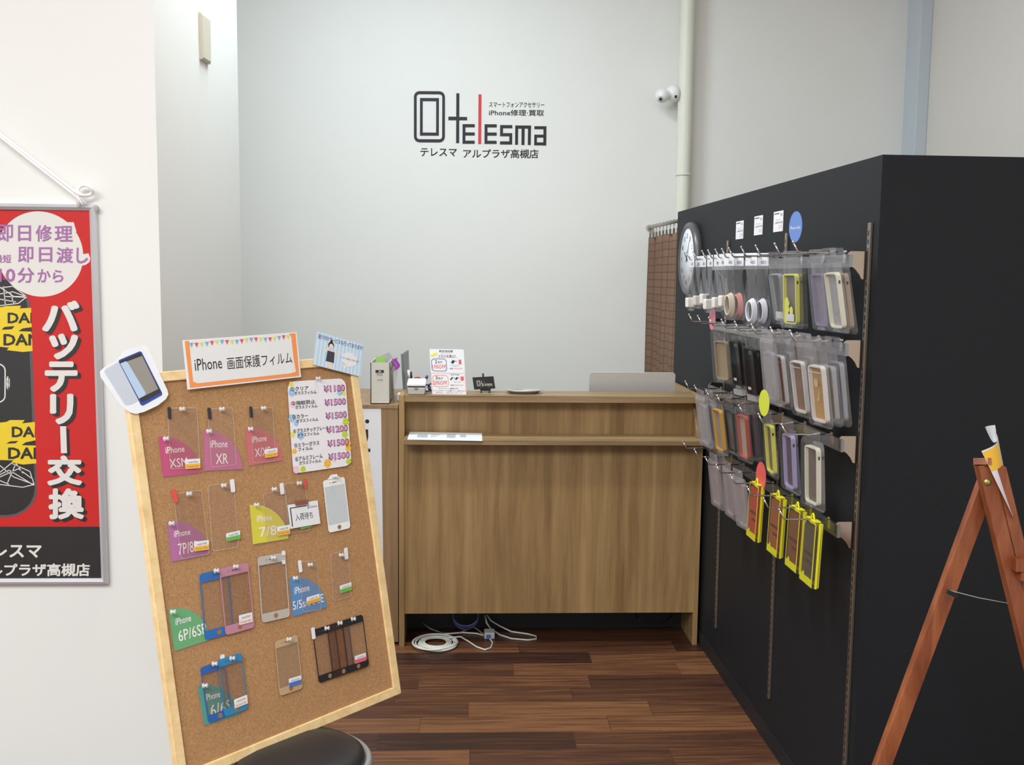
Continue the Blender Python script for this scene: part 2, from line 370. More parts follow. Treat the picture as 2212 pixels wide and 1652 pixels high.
# ------------------------------------------------------------------ poster in silver frame on left wall
YP = YL-.012
pp = lambda x, y: hy(x, y, YP)
def pf(x0, y0, x1, y1, xb0=None, xb1=None): # frame from pixel box
    return Fr(pp(x0, y0), pp(x1, y0), pp(x0 if xb0 is None else xb0, y1), V((0, -1, 0)))
TRo = hy(206, 443, YL-.024); BRo = hy(228.5, 1263, YL-.024); xo = (TRo.x+BRo.x)/2; zt = hy(100, 440, YL-.024).z; zb = hy(100, 1263, YL-.024).z
PW = (zt-zb)*.712; xl = xo-PW
P = T('poster_frame', 'tall red and black battery poster in silver frame on left wall', 'poster', (xo-PW/2, YL, zb))
fw_ = .0165
def rail(name, a, b, c, d_):  # mitred bevelled rail
    m_ = MB(); pts = [a, b, c, d_]
    m_.prism([V((x, YL-.002, z)) for x, z in pts], V((0, -.016, 0)))
    ctr = [((pts[0][0]+pts[3][0])/2, (pts[0][1]+pts[3][1])/2), ((pts[1][0]+pts[2][0])/2, (pts[1][1]+pts[2][1])/2)]
    m_.add([V((x, YL-.018, z)) for x, z in pts]+[V((x, YL-.025, z)) for x, z in ctr], [(0, 1, 5, 4), (3, 4, 5, 2), (0, 4, 3), (1, 2, 5)])
    return P.part(name, m_, ALU)
rail('frame_rail', (xl, zt), (xo, zt), (xo-fw_, zt-fw_), (xl+fw_, zt-fw_))
rail('frame_rail', (xl, zb), (xo, zb), (xo-fw_, zb+fw_), (xl+fw_, zb+fw_))
rail('frame_rail', (xl, zt), (xl, zb), (xl+fw_, zb+fw_), (xl+fw_, zt-fw_))
rail('frame_rail', (xo, zt), (xo, zb), (xo-fw_, zb+fw_), (xo-fw_, zt-fw_))
hk = hy(208, 451, YL-.02); P.part('hook_stub', MB().box((xo, YL-.02, hk.z-.005), (xo+.006, YL-.008, hk.z+.005)), STEEL)
PRED = mat('poster_red', (204, 36, 34), .5, var=.03, scale=3, spec=.2)
PBLK = mat('poster_black', (34, 33, 36), .3); PWH = mat('poster_white', (228, 224, 220), .4, var=.01); PVIO = mat('poster_violet', (165, 105, 165), .4); PYEL = mat('poster_yellow', (236, 205, 30), .4)
PGRY = mat('poster_grey', (86, 82, 88), .4)
base = P.part('print_sheet', MB().box((xl+.008, YP, zb+.008), (xo-.008, YL-.002, zt-.008)), PRED)
def pz(y, x=100): return pp(x, y).z
def ppoly(pts, h=0.0): return [pp(x, y)+V((0, -h, 0)) for x, y in pts]
def flat(name, polys, m, h):
    mb = MB()
    for q_ in polys: mb.face(ppoly(q_, h))
    return P.part(name, mb, m, base)
X0 = xl+.012
def pw(x0): return x0
# phone body
bod = MB(); zz = [pz(600), pz(1117)]; xr = pp(83, 1080).x
frb = Fr(V((X0+.0, YP, zz[0])), V((xr, YP, zz[0])), V((X0, YP, zz[1])), V((0, -1, 0)))
bod.face(frb.rr(.05, 0, 1, 1, .09, .0004))
P.part('phone_graphic', bod, PGRY, base)
b2 = MB(); b2.face(frb.rr(.06, .006, .985, .99, .08, .0007)); P.part('phone_screen_graphic', b2, PBLK, base)
# cracks
ck = MB()
def pl_(pts, wd, h):
    for (x0, y0), (x1, y1) in zip(pts, pts[1:]):
        a = pp(x0, y0); b = pp(x1, y1); s_ = V((0, 1, 0)).cross(b-a).normalized()*wd
        ck.face([a+s_+V((0, -h, 0)), b+s_+V((0, -h, 0)), b-s_+V((0, -h, 0)), a-s_+V((0, -h, 0))])
for g in ([(-30, 600), (0, 620), (30, 640), (58, 641), (40, 655), (0, 660), (-30, 665)], [(0, 622), (28, 618), (58, 641)], [(10, 640), (58, 642)], [(-30, 640), (28, 630), (58, 641)], [(0, 646), (35, 652)], [(8, 618), (12, 660)], [(22, 630), (30, 655)],
          [(-30, 1012), (0, 1020), (25, 1000), (65, 1018), (74, 1046), (50, 1052), (0, 1046), (-30, 1050)], [(0, 1030), (40, 1012), (72, 1035)], [(-20, 1035), (20, 1015), (74, 1048)], [(0, 1005), (30, 1030), (74, 1046)], [(15, 1046), (35, 1000), (50, 1022)], [(-30, 1025), (20, 1046)]): pl_(g, .0012, .001)
P.part('crack_lines', ck, PWH, base)
# yellow torn tapes
def dy(pts, k): return [(x+.03*k, y+k) for x, y in pts]
tp = [(-40, 668), (5, 663), (12, 661), (46, 660), (43, 666), (80, 664), (80, 714), (67, 716), (70, 722), (74, 738), (80, 741), (80, 757), (50, 760), (15, 756), (20, 751), (-5, 748), (-40, 750)]
tp2 = [(-40, 917), (14, 911), (22, 907), (54, 907), (48, 914), (85, 910), (85, 1000), (50, 1003), (24, 998), (30, 994), (-40, 992)]
flat('torn_tape', [tp], PYEL, .0012); flat('torn_tape', [tp2], PYEL, .0012)
for g_ in ([(4, 712), (10, 706), (32, 704), (26, 711)], [(40, 715), (50, 709), (72, 706), (72, 716)], [(14, 958), (22, 953), (40, 952), (34, 957)], [(47, 961), (56, 955), (80, 950), (80, 962)]): flat('tape_gap', [g_], PBLK, .0015)
for (bx, m_) in (((17, 675, 90, 698), 0), ((8, 721, 88, 746), 0), ((26, 921, 100, 944), 0), ((18, 966, 100, 991), 0)):
    fr = pf(*bx); P.part('tape_lettering', MB().text('DAM', fr, 0, 0, 1, 1, .0016, .03), PBLK, base)
# battery outline
bt = MB(); fr = pf(-80, 785, 13, 870); bt.ring(fr.rr(0, 0, 1, 1, .02, .001), fr.rr(.03, .035, .97, .965, .016, .001), V((0, -.0003, 0)))
fr = pf(14, 813, 21.5, 841); bt.face(fr.rr(0, 0, 1, 1, .008, .001)); P.part('battery_graphic', bt, PWH, base)
# red strip over the tape ends, black foot, white disc
zr = pz(1137); xrs = pp(68.5, 700).x
P.part('red_strip', MB().face([V((pp(68, 640).x, YP-.002, zt-.012)), V((xo-.012, YP-.002, zt-.012)), V((xo-.012, YP-.002, zr)), V((pp(83.5, 1135).x, YP-.002, zr))]), PRED, base)
P.part('black_band', MB().face([V((X0, YP-.0022, zr)), V((xo-.012, YP-.0022, zr)), V((xo-.012, YP-.0022, zb+.012)), V((X0, YP-.0022, zb+.012))]), PBLK, base)
dc = pp(87.5, 549)+V((0, -.0024, 0)); rr_ = abs(pp(180.5, 549).x-dc.x)
P.part('white_disc', MB().face([dc+V((rr_*math.cos(a), 0, rr_*math.sin(a))) for a in (2*math.pi*i/64 for i in range(64))])
       .face(ppoly([(130, 480), (160, 480), (166, 500), (140, 520)], .0026)).face(ppoly([(150, 560), (180, 549), (192, 547), (196, 558), (194, 566), (186, 572), (160, 578)], .0026)), PWH, base)
dt = MB()
for s_, bx in (('即', (-4, 485, 29, 522)), ('日', (40, 487, 68, 521)), ('修', (78, 486, 113, 522)), ('理', (119, 488, 158, 522)), ('即', (40, 533, 73, 567)), ('日', (85, 534, 114, 566)), ('渡', (123, 534, 159, 568)), ('し', (166, 535, 191, 569)),
               ('最短', (-11, 550, 25, 568)), ('10', (-1, 580, 34, 609)), ('分', (39, 578, 75, 611)), ('か', (82, 581, 110, 610)), ('ら', (115, 583, 138, 610))):
    dt.text(s_, pf(*bx), 0, 0, 1, 1, .003, .025)
P.part('disc_lettering', dt, PVIO, base)
sh = MB(); vt = MB()
for s_, bx in (('バ', (92, 649, 173, 716)), ('ッ', (107, 720, 170, 776)), ('テ', (98, 780, 169, 846)), ('リ', (109, 850, 160, 916)), ('ー', None), ('交', (103, 983, 179, 1048)), ('換', (106, 1054, 183, 1121))):
    if s_ == 'ー':
        vt.face(ppoly([(131, 920), (144, 920), (146, 978), (133, 978)], .004)); sh.face(ppoly([(138, 925), (150, 925), (152, 984), (139, 984)], .003)); continue
    vt.text(s_, pf(*bx), 0, 0, 1, 1, .004, .045)
    for k in (1, .5): sh.text(s_, pf(bx[0]+7*k, bx[1]+6*k, bx[2]+7*k, bx[3]+6*k), 0, 0, 1, 1, .003+.0003*k, .045)
P.part('title_shadow', sh, PBLK, base); P.part('title_lettering', vt, PWH, base)
ft = MB().text('テレスマ', pf(-53, 1175, 91, 1204), 0, 0, 1, 1, .003, .03).text('アルプラザ高槻店', pf(-53, 1216, 195, 1244), 0, 0, 1, 1, .003, .03)
P.part('branch_lettering', ft, PWH, base)
P.part('clear_cover', MB().face([V((xl+.012, YP-.006, zt-.012)), V((xo-.012, YP-.006, zt-.012)), V((xo-.012, YP-.006, zb+.012)), V((xl+.012, YP-.006, zb+.012))]), clear('poster_cover_sheet', (254, 254, 254), (230, 225, 225), .015, .01, .05))
# hanging cord
yc = YL-.03; ap = hy(-190, 135, yc)
cd = MB(); k0 = hy(170, 420, yc); k1 = hy(186, 441, yc); CORDM = mat('white_cord', (245, 243, 244), .6)
cd.tube([ap, (ap+k0)/2+V((0, 0, -.004)), k0, k1], .0035); cd.tube([ap+V((0, -.004, -.006)), (ap+k0)/2+V((0, -.004, -.012)), k0+V((.002, -.004, -.012)), k1+V((-.008, -.004, -.002))], .0035)
lc = hy(183, 411, yc)
ck = T('hanging_cord', 'white doubled cord tied above the silver poster frame', 'cord', k0)
ck.part('cord_strands', cd, CORDM)
ck.part('knot_loop', MB().tube([lc+V((.02*math.cos(a), -.006*math.sin(2*a), .014*math.sin(a))) for a in (2*math.pi*i/20 for i in range(20))], .005, 8, True)
        .tube([lc+V((-.02, 0, -.005)), k0+V((0, 0, 0)), k0+V((-.001, 0, -.03))], .006), CORDM)

# ------------------------------------------------------------------ counter
YF = 3.863
C = T('shop_counter', 'oak laminate shop counter with raised ledge and narrow shelf', 'counter', (.34, 4.1, 0))
XA, XB = -.2575, .9298
C.part('side_panel', MB().box((XA, YF, 0), (-.236, 4.44, 1.0)), OAK, bevel=.001)
C.part('side_panel', MB().box((.9105, YF, 0), (XB, 4.44, 1.0)), OAK, bevel=.001)
C.part('ledge', MB().box((-.235, YF, .974), (.910, 4.035, 1.0)), OAKH, bevel=.001)
ZS = hy(877, 936, 3.94).z; YSF = hz(871, 950, ZS).y
C.part('front_board', MB().box((-.2355, 3.866, .1335), (.9105, 3.884, ZS-.019)), OAK)
C.part('upper_board', MB().box((-.2355, 3.94, ZS-.019), (.9105, 3.956, .974)), OAK)
C.part('shelf', MB().box((-.2345, YSF, ZS-.0188), (.9095, 3.94, ZS)), OAKH, bevel=.001)
C.part('desk_top', MB().box((-.235, 3.957, .805), (.910, 4.44, .83)), OAKH)
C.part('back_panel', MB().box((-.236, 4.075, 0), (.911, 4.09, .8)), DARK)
C.part('recess_wedge', MB().prism([V((.9, 3.939, .973)), V((.9, 3.939, ZS+.0005)), V((.9, 3.84, ZS+.0005))], V((.009, 0, 0))), OAKR)  # added wedge, stands in for the side panel's inner face in the recess
# lower counter at left with white sheet
S = T('side_counter', 'lower reddish oak counter behind the cork board, with white sheet', 'counter', (-.43, 4.1, 0))
S.part('carcass', MB().box((-.72, 3.884, .012), (-.262, 4.44, .945)), OAKR)
S.part('worktop', MB().box((-.72, 3.88, .945), (-.261, 4.44, .96)), OAKR, bevel=.001)
S.part('plinth', MB().box((-.71, 3.93, 0), (-.27, 4.43, .012)), DARK)
ys = 3.883
sq = [hy(700, 876, ys), hy(823, 877, ys), hy(828, 1215, ys), hy(700, 1215, ys)]
st = S.part('white_sheet', MB().prism(sq, V((0, -.001, 0))), PAPER)
mk = MB(); fr = Fr(hy(780, 900, ys-.0012), hy(820, 900, ys-.0012), hy(780, 980, ys-.0012), V((0, -1, 0)))
mk.face(fr.el(.33, .125, .008)); mk.face(fr.poly([(.2, .34), (.38, .34), (.39, .54), (.33, .68), (.24, .72), (.2, .7)])); mk.face(fr.q(.2, .86, .5, .95))
S.part('printed_marks', mk, INK, st)

# ---- things on the ledge
Z1 = 1.0
# card reader
rb = hz(898, 853, Z1); yr = rb.y+.004
K = T('card_reader', 'small white plastic box with lid on left end of ledge', 'box', (rb.x, yr+.035, Z1))
xa, xb = hy(882, 850, yr).x, hy(917, 850, yr).x; xm = (xa+xb)/2; hw = (xb-xa)/2
def frustum(mb, z0, z1, w0, w1, y0, y1, y0b, y1b, m=0):
    vs = [V((xm-w0, y0, z0)), V((xm+w0, y0, z0)), V((xm+w0, y1, z0)), V((xm-w0, y1, z0)), V((xm-w1, y0b, z1)), V((xm+w1, y0b, z1)), V((xm+w1, y1b, z1)), V((xm-w1, y1b, z1))]
    return mb.add(vs, [(3, 2, 1, 0), (4, 5, 6, 7), (0, 1, 5, 4), (1, 2, 6, 5), (2, 3, 7, 6), (3, 0, 4, 7)], m)
K.part('base', frustum(MB(), Z1+.001, Z1+.029, hw, hw+.004, yr, yr+.07, yr-.004, yr+.072), mat('offwhite_plastic', (205, 202, 196), .4), bevel=.004)
K.part('seam', frustum(MB(), Z1+.028, Z1+.034, hw+.001, hw+.001, yr, yr+.07, yr, yr+.07), BLACK)
lid = K.part('lid', MB().add([V((xm+sx*(hw+.005), y, z)) for z_ in (0, 1) for (sx, y, z) in ((-1, yr-.006, Z1+.033+.012*z_), (1, yr-.006, Z1+.033+.012*z_), (1, yr+.075, Z1+.045+.012*z_), (-1, yr+.075, Z1+.045+.012*z_))],
       [(3, 2, 1, 0), (4, 5, 6, 7), (0, 1, 5, 4), (1, 2, 6, 5), (2, 3, 7, 6), (3, 0, 4, 7)]), WPLAS, bevel=.004)
fr = Fr(V((xm-.009, yr-.0035, Z1+.027)), V((xm+.009, yr-.0035, Z1+.027)), V((xm-.009, yr-.0025, Z1+.019)), V((0, -1, 0)))
K.part('grip_notch', MB().face(fr.poly([(0, 0), (1, 0), (.85, .8), (.7, 1), (.3, 1), (.15, .8)], .0012)), mat('grey_notch', (140, 138, 135), .6))
# flyer stand
fb = hz(971, 852, Z1); nn = V((0, -math.cos(R(9)), math.sin(R(9)))); dd = nn.dot(fb+V((0, 0, .001)))
fp = lambda x, y: hit(x, y, nn, dd)
fr = Fr(fp(927.5, 753.5), fp(1001.5, 754.5), fp(933.5, 851.5), nn)
A = T('flyer_stand', 'white campaign flyer with pink edges standing on the ledge', 'flyer', (fb.x, fb.y, Z1))
sheet = A.part('sheet', MB().prism(fr.q(0, 0, 1, 1, -.003), nn*.003), PAPER)
A.part('rear_prop', MB().prism([fr(.4, .3, -.004), fr(.6, .3, -.004), V((fr(.6, 1).x, fb.y+.06, Z1+.001)), V((fr(.4, 1).x, fb.y+.06, Z1+.001))], V((0, .002, 0))), WPLAS)
PINK = mat('flyer_pink', (238, 190, 192), .5); FRED = mat('flyer_red', (226, 90, 90), .5); FBLU = mat('flyer_blue', (70, 120, 160), .5); FYEL = mat('flyer_yellow', (238, 220, 80), .5); FORG = mat('flyer_orange', (240, 150, 120), .5); FVIO = mat('flyer_violet', (120, 100, 170), .5)
A.part('pink_border', MB().ring(fr.q(0, .52, 1, 1, .0003), fr.q(.025, .535, .975, .985, .0003), nn*.0002), PINK, sheet)
for tx, bx, bo in (('新生活応援', (.28, .02, .68, .07), .03), ('どちらを選ぶ？', (.26, .125, .75, .18), .02), ('2', (.14, .24, .2, .315), .03), ('BUY', (.225, .265, .36, .315), .025), ('3', (.13, .595, .19, .67), .03), ('BUY', (.215, .62, .35, .67), .025),
       ('おすすめ', (.58, .545, .82, .58), .02), ('キャンペーン期間で作！', (.2, .85, .78, .885), .01), ('フィルムもケースも楽しくしませんか？', (.03, .9, .985, .935), .01), ('期間限定・対象商品に限ります', (.1, .95, .9, .972), 0), ('店舗', (.55, .415, .65, .44), .02), ('店舗', (.55, .78, .65, .805), .02),
       ('フィルムセット', (.6, .34, .85, .385), 0), ('セット', (.65, .705, .85, .74), 0), ('+', (.73, .25, .78, .28), .03), ('+', (.65, .62, .69, .65), .03), ('+', (.79, .62, .83, .65), .03)):
    A.part('black_lettering', MB().text(tx, fr, *bx, .0005, bo), INKG, sheet)
A.part('red_lettering', MB().text('キャンペーン', fr, .33, .085, .62, .11, .0005).text('10%OFF', fr, .055, .345, .45, .43, .0005, .01).text('20%OFF', fr, .05, .7, .455, .785, .0005, .01).text('10%OFF!', fr, .67, .415, .93, .44, .0005).text('20%OFF!', fr, .67, .78, .93, .805, .0005)
       .face(fr.q(.2, .182, .8, .187, .0005)).face(fr.q(.83, .23, .91, .33, .0005)).face(fr.q(.86, .6, .95, .69, .0005)), FRED, sheet)
A.part('blue_box', MB().ring(fr.rr(.03, .21, .48, .49, .012, .0004), fr.rr(.05, .223, .46, .477, .01, .0004), nn*.0002), FBLU, sheet)
A.part('orange_box', MB().ring(fr.rr(.04, .57, .5, .83, .012, .0004), fr.rr(.058, .582, .482, .818, .01, .0004), nn*.0002), FORG, sheet)
A.part('yellow_badge', MB().face(fr.poly([(.03, .12), (.22, .07), (.23, .13), (.04, .18)], .0005)), FYEL, sheet)
A.part('phone_icons', MB().face(fr.poly([(.6, .29), (.67, .235), (.73, .26), (.66, .325)], .0005)).face(fr.poly([(.69, .655), (.75, .61), (.79, .63), (.73, .68)], .0005)).face(fr.poly([(.55, .66), (.62, .61), (.64, .63), (.57, .69)], .0005)), INK, sheet)
# black sign on easel
eb = hz(1046, 848, Z1); n2 = V((.05, -.98, .12)).normalized(); d2 = n2.dot(eb+V((0, .01, .012))); ep = lambda x, y: hit(x, y, n2, d2)
fr = Fr(ep(1020.5, 815), ep(1066, 812.5), ep(1024.5, 841.5), n2)
E_ = T('mini_easel_sign', 'small black logo sign on mini easel on the ledge', 'sign', (eb.x, eb.y, Z1))
bd = E_.part('sign_board', MB().prism(fr.q(0, 0, 1, 1, -.006), n2*.006), BLACK)
f2 = Fr(fr(.16, .27, 0), fr(.88, .27, 0), fr(.16, .76, 0), n2)
ic, le, bar = logo(f2, .0004, None, None, .12, .0004)
SIL = mat('silver_print', (205, 200, 190), .4)
E_.part('sign_icon', ic, SIL, bd); [E_.part('sign_letter', l_, SIL, bd) for l_ in le]; E_.part('sign_red_bar', bar, RED, bd)
mb = MB()
for sx in (-.012, .02):
    c0 = eb+V((sx, -.004, .001)); mb.beam(c0, c0+V((.0, .012, .022)), .007, .006, (1, 0, 0)); mb.beam(c0+V((0, 0, .003)), c0+V((0, .05, .002)), .006, .005, (1, 0, 0))
    mb.beam(c0+V((0, -.001, .012)), c0+V((0, -.004, .022)), .005, .004, (1, 0, 0))
mb.beam(eb+V((-.016, .004, .012)), eb+V((.026, .004, .012)), .006, .01, (0, 1, 0)); mb.beam(eb+V((0, .02, .012)), eb+V((-.005, .032, .073)), .008, .006, (1, 0, 0))
E_.part('easel', mb, BLACK)
# tray
tl = hz(1089, 846.5, Z1); tr_ = hz(1171, 846.5, Z1); tcn = (tl+tr_)/2; tcn.y = 3.955; rx = .072
X = Matrix.Translation((tcn.x, tcn.y, Z1+.0005))
tray = MB().lathe([(0, .002), (.05, .002), (.056, .004), (.066, .0115), (.074, .0135), (.075, .012), (.067, .0095), (.057, .0015), (.05, 0), (0, 0)], X, 40, 0, .68)
tag(tray.build('coin_tray', mat('polished_steel', (230, 228, 226), .3, .9, var=.02), None, (tcn.x, tcn.y, Z1)), 'oval polished steel coin tray on the ledge', 'tray')
# laptop
lb = [hy(1269, 853, 4.12), hy(1456, 853, 4.12)]
LP = T('laptop', 'open silver laptop seen from behind, beyond the ledge', 'laptop', ((lb[0].x+lb[1].x)/2, 4.2, .83))
nl = V((0, -math.cos(R(16)), -math.sin(R(-16)))).normalized(); nl = V((0, -math.cos(R(12)), math.sin(R(12))*-1)).normalized()
xl0, xl1 = hy(1274, 806, 4.08).x, hy(1459.5, 804, 4.08).x
hinge_y = 4.13; top_z = hy(1366, 803.5, 4.09).z
fr = Fr(V((xl0, 4.085, top_z)), V((xl1, 4.085, top_z)), V((xl0, hinge_y, .838)), V((0, -1, -.18)))
SILV = mat('silver_aluminium_lid', (212, 210, 208), .4, .2, var=.02)
LP.part('screen_lid', MB().prism(fr.rr(0, 0, 1, 1, .012, 0), fr.n*.005), SILV)
LP.part('keyboard_base', MB().box((xl0, hinge_y, .831), (xl1, hinge_y+.24, .841)), SILV, bevel=.002)
LP.part('display', MB().prism(fr.rr(.02, .03, .98, .95, .005, -.001), fr.n*.001), BLACK)
# paper on shelf
zs = ZS+.0004
q = [hz(887, 932.5, zs+.02), hz(1041.5, 936, zs+.012), hz(1042.5, 950.5, zs+.001), hz(880, 950, zs+.001)]
q = [hz(885, 933, zs+.007), hz(1041, 936, zs+.005), hz(1043, 950, zs+.0005), hz(880, 949.5, zs+.0005)]
q[0].y = min(q[0].y, 3.937); q[1].y = min(q[1].y, 3.937)
f_ = Fr(q[0], q[1], q[3], V((0, 0, 1)))
pg = T('printed_paper', 'white printed sheet lying on left end of narrow shelf', 'paper', (q[0]+q[2])/2)
sh_ = pg.part('sheet', MB().prism(f_.q(0, 0, 1, 1, 0), V((0, 0, .0012))), PAPER)
pg.part('grey_print', MB().face(f_.q(.12, .3, .26, .72, .0016)).face(f_.q(.3, .3, .42, .42, .0016)).face(f_.q(.52, .2, .64, .7, .0016)).face(f_.q(.7, .25, .78, .6, .0016)).face(f_.q(.3, .55, .38, .62, .0016)), mat('pale_grey_print', (176, 182, 188), .6), sh_)
# file box
fbx = [hy(800.5, 873, 3.9).x, hy(840.5, 873, 3.9).x]; zf = hy(820, 783, 3.9).z
B = T('file_box', 'cream file box of papers standing on lower left counter', 'box', ((fbx[0]+fbx[1])/2, 4.0, .96))
CRM = mat('cream_cardboard', (205, 202, 192), .6)
m_ = MB()
m_.box((fbx[0], 3.9, .961), (fbx[1], 3.904, zf)); m_.box((fbx[0], 3.9, .961), (fbx[0]+.003, 4.14, zf)); m_.box((fbx[1]-.003, 3.904, .961), (fbx[1], 4.14, zf)); m_.box((fbx[0], 4.137, .961), (fbx[1], 4.14, zf)); m_.box((fbx[0], 3.9, .961), (fbx[1], 4.14, .964))
B.part('box_body', m_, CRM)
fr = Fr(V((fbx[0], 3.8995, zf)), V((fbx[1], 3.8995, zf)), V((fbx[0], 3.8995, .961)), V((0, -1, 0)))
lbm = MB().face(fr.q(.27, .18, .72, .245, .0003))
B.part('label_block', lbm, INK); B.part('label_letters', MB().text('A4', fr, .43, .19, .58, .235, .0006, .02), PAPER)
B.part('small_print', MB().text('FILE', fr, .35, .26, .65, .29, .0003).text('STAND', fr, .35, .295, .66, .32, .0003).text('10,000', fr, .36, .4, .67, .44, .0003, .01), INKG)
mp = MB().prism([V((fbx[0]+.006, 4.0, .97)), V((fbx[1]-.03, 4.0, .97)), V((fbx[1]-.022, 4.0, zf+.018)), V((fbx[0]+.012, 4.0, zf+.016))], V((0, .003, 0)))
tag(mp.build('green_leaflet', mat('leaf_green_paper', (160, 205, 110), .5), None, (fbx[0]+.03, 4.0, .97)), 'green leaflet sticking out of the cream file box', 'leaflet')
mp = MB().prism([V((fbx[0]+.02, 4.05, .97)), V((fbx[1]-.006, 4.05, .97)), V((fbx[1]+.002, 4.05, zf+.012)), V((fbx[1]-.012, 4.05, zf+.028)), V((fbx[0]+.03, 4.05, zf+.016))], V((0, .004, 0)))
tag(mp.build('clear_sleeve', BAG2, None, (fbx[1]-.03, 4.05, .97)), 'clear plastic sleeve sticking out of the cream file box', 'sleeve')
# plastic bag with accessories right of file box
x0 = hy(842, 870, 3.96).x; x1 = hy(857, 870, 3.96).x
G_ = T('accessory_bag', 'crumpled clear bag of accessories beside the cream file box', 'bag', ((x0+x1)/2, 4.02, .96))
G_.part('bag_film', MB().grid(lambda u, v: V((x0+(x1-x0)*(u*(.75+.45*v)), 3.955+.03*math.sin(3*u+5*v)+.006*math.sin(40*u*v+9*v), .962+.165*v+.01*math.sin(5*u))), 8, 14), BAG2)
G_.part('dark_clip', MB().tube([V((x0+.004, 3.96, 1.118)), V((x0+.012, 3.95, 1.125)), V((x0+.02, 3.96, 1.13)), V((x0+.012, 3.96, 1.105)), V((x0+.007, 3.955, 1.09))], .003), BLACK)
G_.part('purple_ribbon', MB().grid(lambda u, v: V((x0+.014+.022*u+.006*math.sin(6*v), 3.945+.006*math.cos(9*u), 1.085+.045*v+.01*u)), 4, 6), mat('purple_ribbon', (170, 80, 180), .5))
bo = V((hy(857, 868, 3.97).x, 3.99, .96))
tag(MB().box(bo+V((0, 0, .001)), bo+V((.03, .06, .03)), 0).build('white_adapter', WPLAS, None, bo, bevel=.004), 'small white block beside the clear accessory bag', 'adapter')
# tablet seen edge on
tb = [hy(870, 765, 4.06), hy(882.5, 756, 4.2), hy(888, 838, 4.2), hy(880, 845, 4.06)]
tb = [V((tb[0].x, 4.06, tb[0].z)), V((tb[1].x, 4.2, tb[1].z)), V((tb[2].x, 4.2, .835)), V((tb[3].x, 4.06, .835))]
nt_ = (tb[1]-tb[0]).cross(tb[3]-tb[0]).normalized()
TB = T('tablet', 'grey tablet standing on edge behind the white lidded box', 'tablet', (tb[3]+tb[2])/2)
TB.part('shell', MB().prism(tb, nt_*.008), mat('grey_tablet_shell', (120, 128, 134), .4, .3))
TB.part('screen', MB().prism([p+nt_*-.0005 for p in tb], nt_*.0004), mat('dim_screen', (60, 64, 68), .2))
# pens and scissors in a cup on the desk
cp0 = V((hy(884, 810, 4.1).x, 4.1, .83)); cup = MB().lathe([(0, .001), (.03, .001), (.032, .12), (.029, .12), (.028, .005), (0, .005)], Matrix.Translation(cp0+V((.03, 0, 0))), 24)
tag(cup.build('pen_cup', BLACK, None, cp0+V((.03, 0, 0))), 'black pen cup on the desk behind the white lidded box', 'cup')
def pen(name, px, py, y, lean, m_, cap, label, bz=.836):
    top = hy(px, py, y); bot = V((top.x+lean, y+.01, bz))
    P_ = T(name, label, 'pen', bot); d_ = (top-bot)
    P_.part('barrel', MB().tube([bot, bot+d_*.8], .005, 10), m_); P_.part('cap', MB().tube([bot+d_*.8, bot+d_], .0056, 10), cap)
pen('pen', 882, 799, 4.1, .022, BLACK, WPLAS, 'black pen with pale cap left of the white box')
pen('pen', 887, 803, 4.11, .014, mat('steel_pen', (150, 146, 140), .3, .8), BLACK, 'steel and black pen behind the white box')
pen('pen', 923, 811, 4.02, -.02, mat('grey_pen', (170, 172, 178), .4), mat('blue_cap', (60, 90, 160), .4), 'grey pen with blue cap beside the campaign flyer', 1.003)
rd = hy(902, 822, 4.06)
tag(MB().lathe([(0, .016), (.01, .014), (.016, .006), (.017, -.03), (.017, -.227), (0, -.227)], Matrix.Translation((rd.x, 4.06, rd.z)), 24).build('red_cap_bottle', mat('dark_red_plastic', (160, 40, 50), .4), None, (rd.x, 4.06, .83)), 'round red capped bottle peeping over the white box', 'bottle')
sb = hz(925, 846, Z1); NAVY = mat('navy_plastic', (36, 40, 84), .4); 
sc_ = T('scissors', 'scissors with navy handles beside the campaign flyer', 'scissors', (sb.x, 4.0, Z1))
for sx, zc in ((-.004, .016), (.012, .02)):
    c0 = V((sb.x+sx, 3.975, Z1+zc)); sc_.part('handle', MB().tube([c0+V((.012*math.cos(a), .0, .013*math.sin(a))) for a in (2*math.pi*i/18 for i in range(18))], .0028, 8, True), NAVY)
sc_.part('blades', MB().beam((sb.x+.004, 3.978, Z1+.006), (sb.x+.03, 4.03, Z1+.003), .008, .002, (0, 0, 1)), STEEL)

# ---- cables under the counter
def gz(x, y, z=.004): return hz(x, y, z)
cc = gz(942, 1391); W_ = T('cable_coil', 'white cable coil lying on floor under left end of counter', 'cable', (cc.x, cc.y, 0))
coil = MB(); path = []
for i in range(0, 9*24+1):
    a = 2*math.pi*i/24; k = i/24; r_ = .058+.019*math.sin(1.9*k)+.0015*k; path.append(cc+V((r_*math.cos(a)+.006*math.sin(k*2.2), r_*math.sin(a)*1.05+.006*math.cos(k*3), .003+.0022*(k % 4))))
coil.tube(path, .004, 6); W_.part('coiled_loops', coil, CABLE)
W_.part('loose_end', MB().tube([gz(970, 1377, .02), gz(995, 1375, .012), gz(1012, 1385), gz(1030, 1397), gz(1047, 1403), gz(1060, 1399), gz(1064, 1388), gz(1058, 1379), gz(1048, 1373), gz(1030, 1368), gz(1000, 1366), gz(975, 1368, .01), gz(955, 1370, .01)], .0034, 6), CABLE)
tag(MB().tube([hy(1048, 1328, 4.02), hy(1051, 1345, 3.99)] + [gz(1060, 1358), gz(1080, 1371), gz(1105, 1379), gz(1140, 1382), gz(1158, 1380), gz(1159, 1374), gz(1140, 1369), gz(1105, 1364), gz(1080, 1352, .02)] + [hy(1060, 1340, 4.03), hy(1052, 1328, 4.04)], .0036, 6).build('white_cord_loop', CABLE, None, gz(1105, 1379)), 'long flat loop of white cable under middle of counter', 'cable')
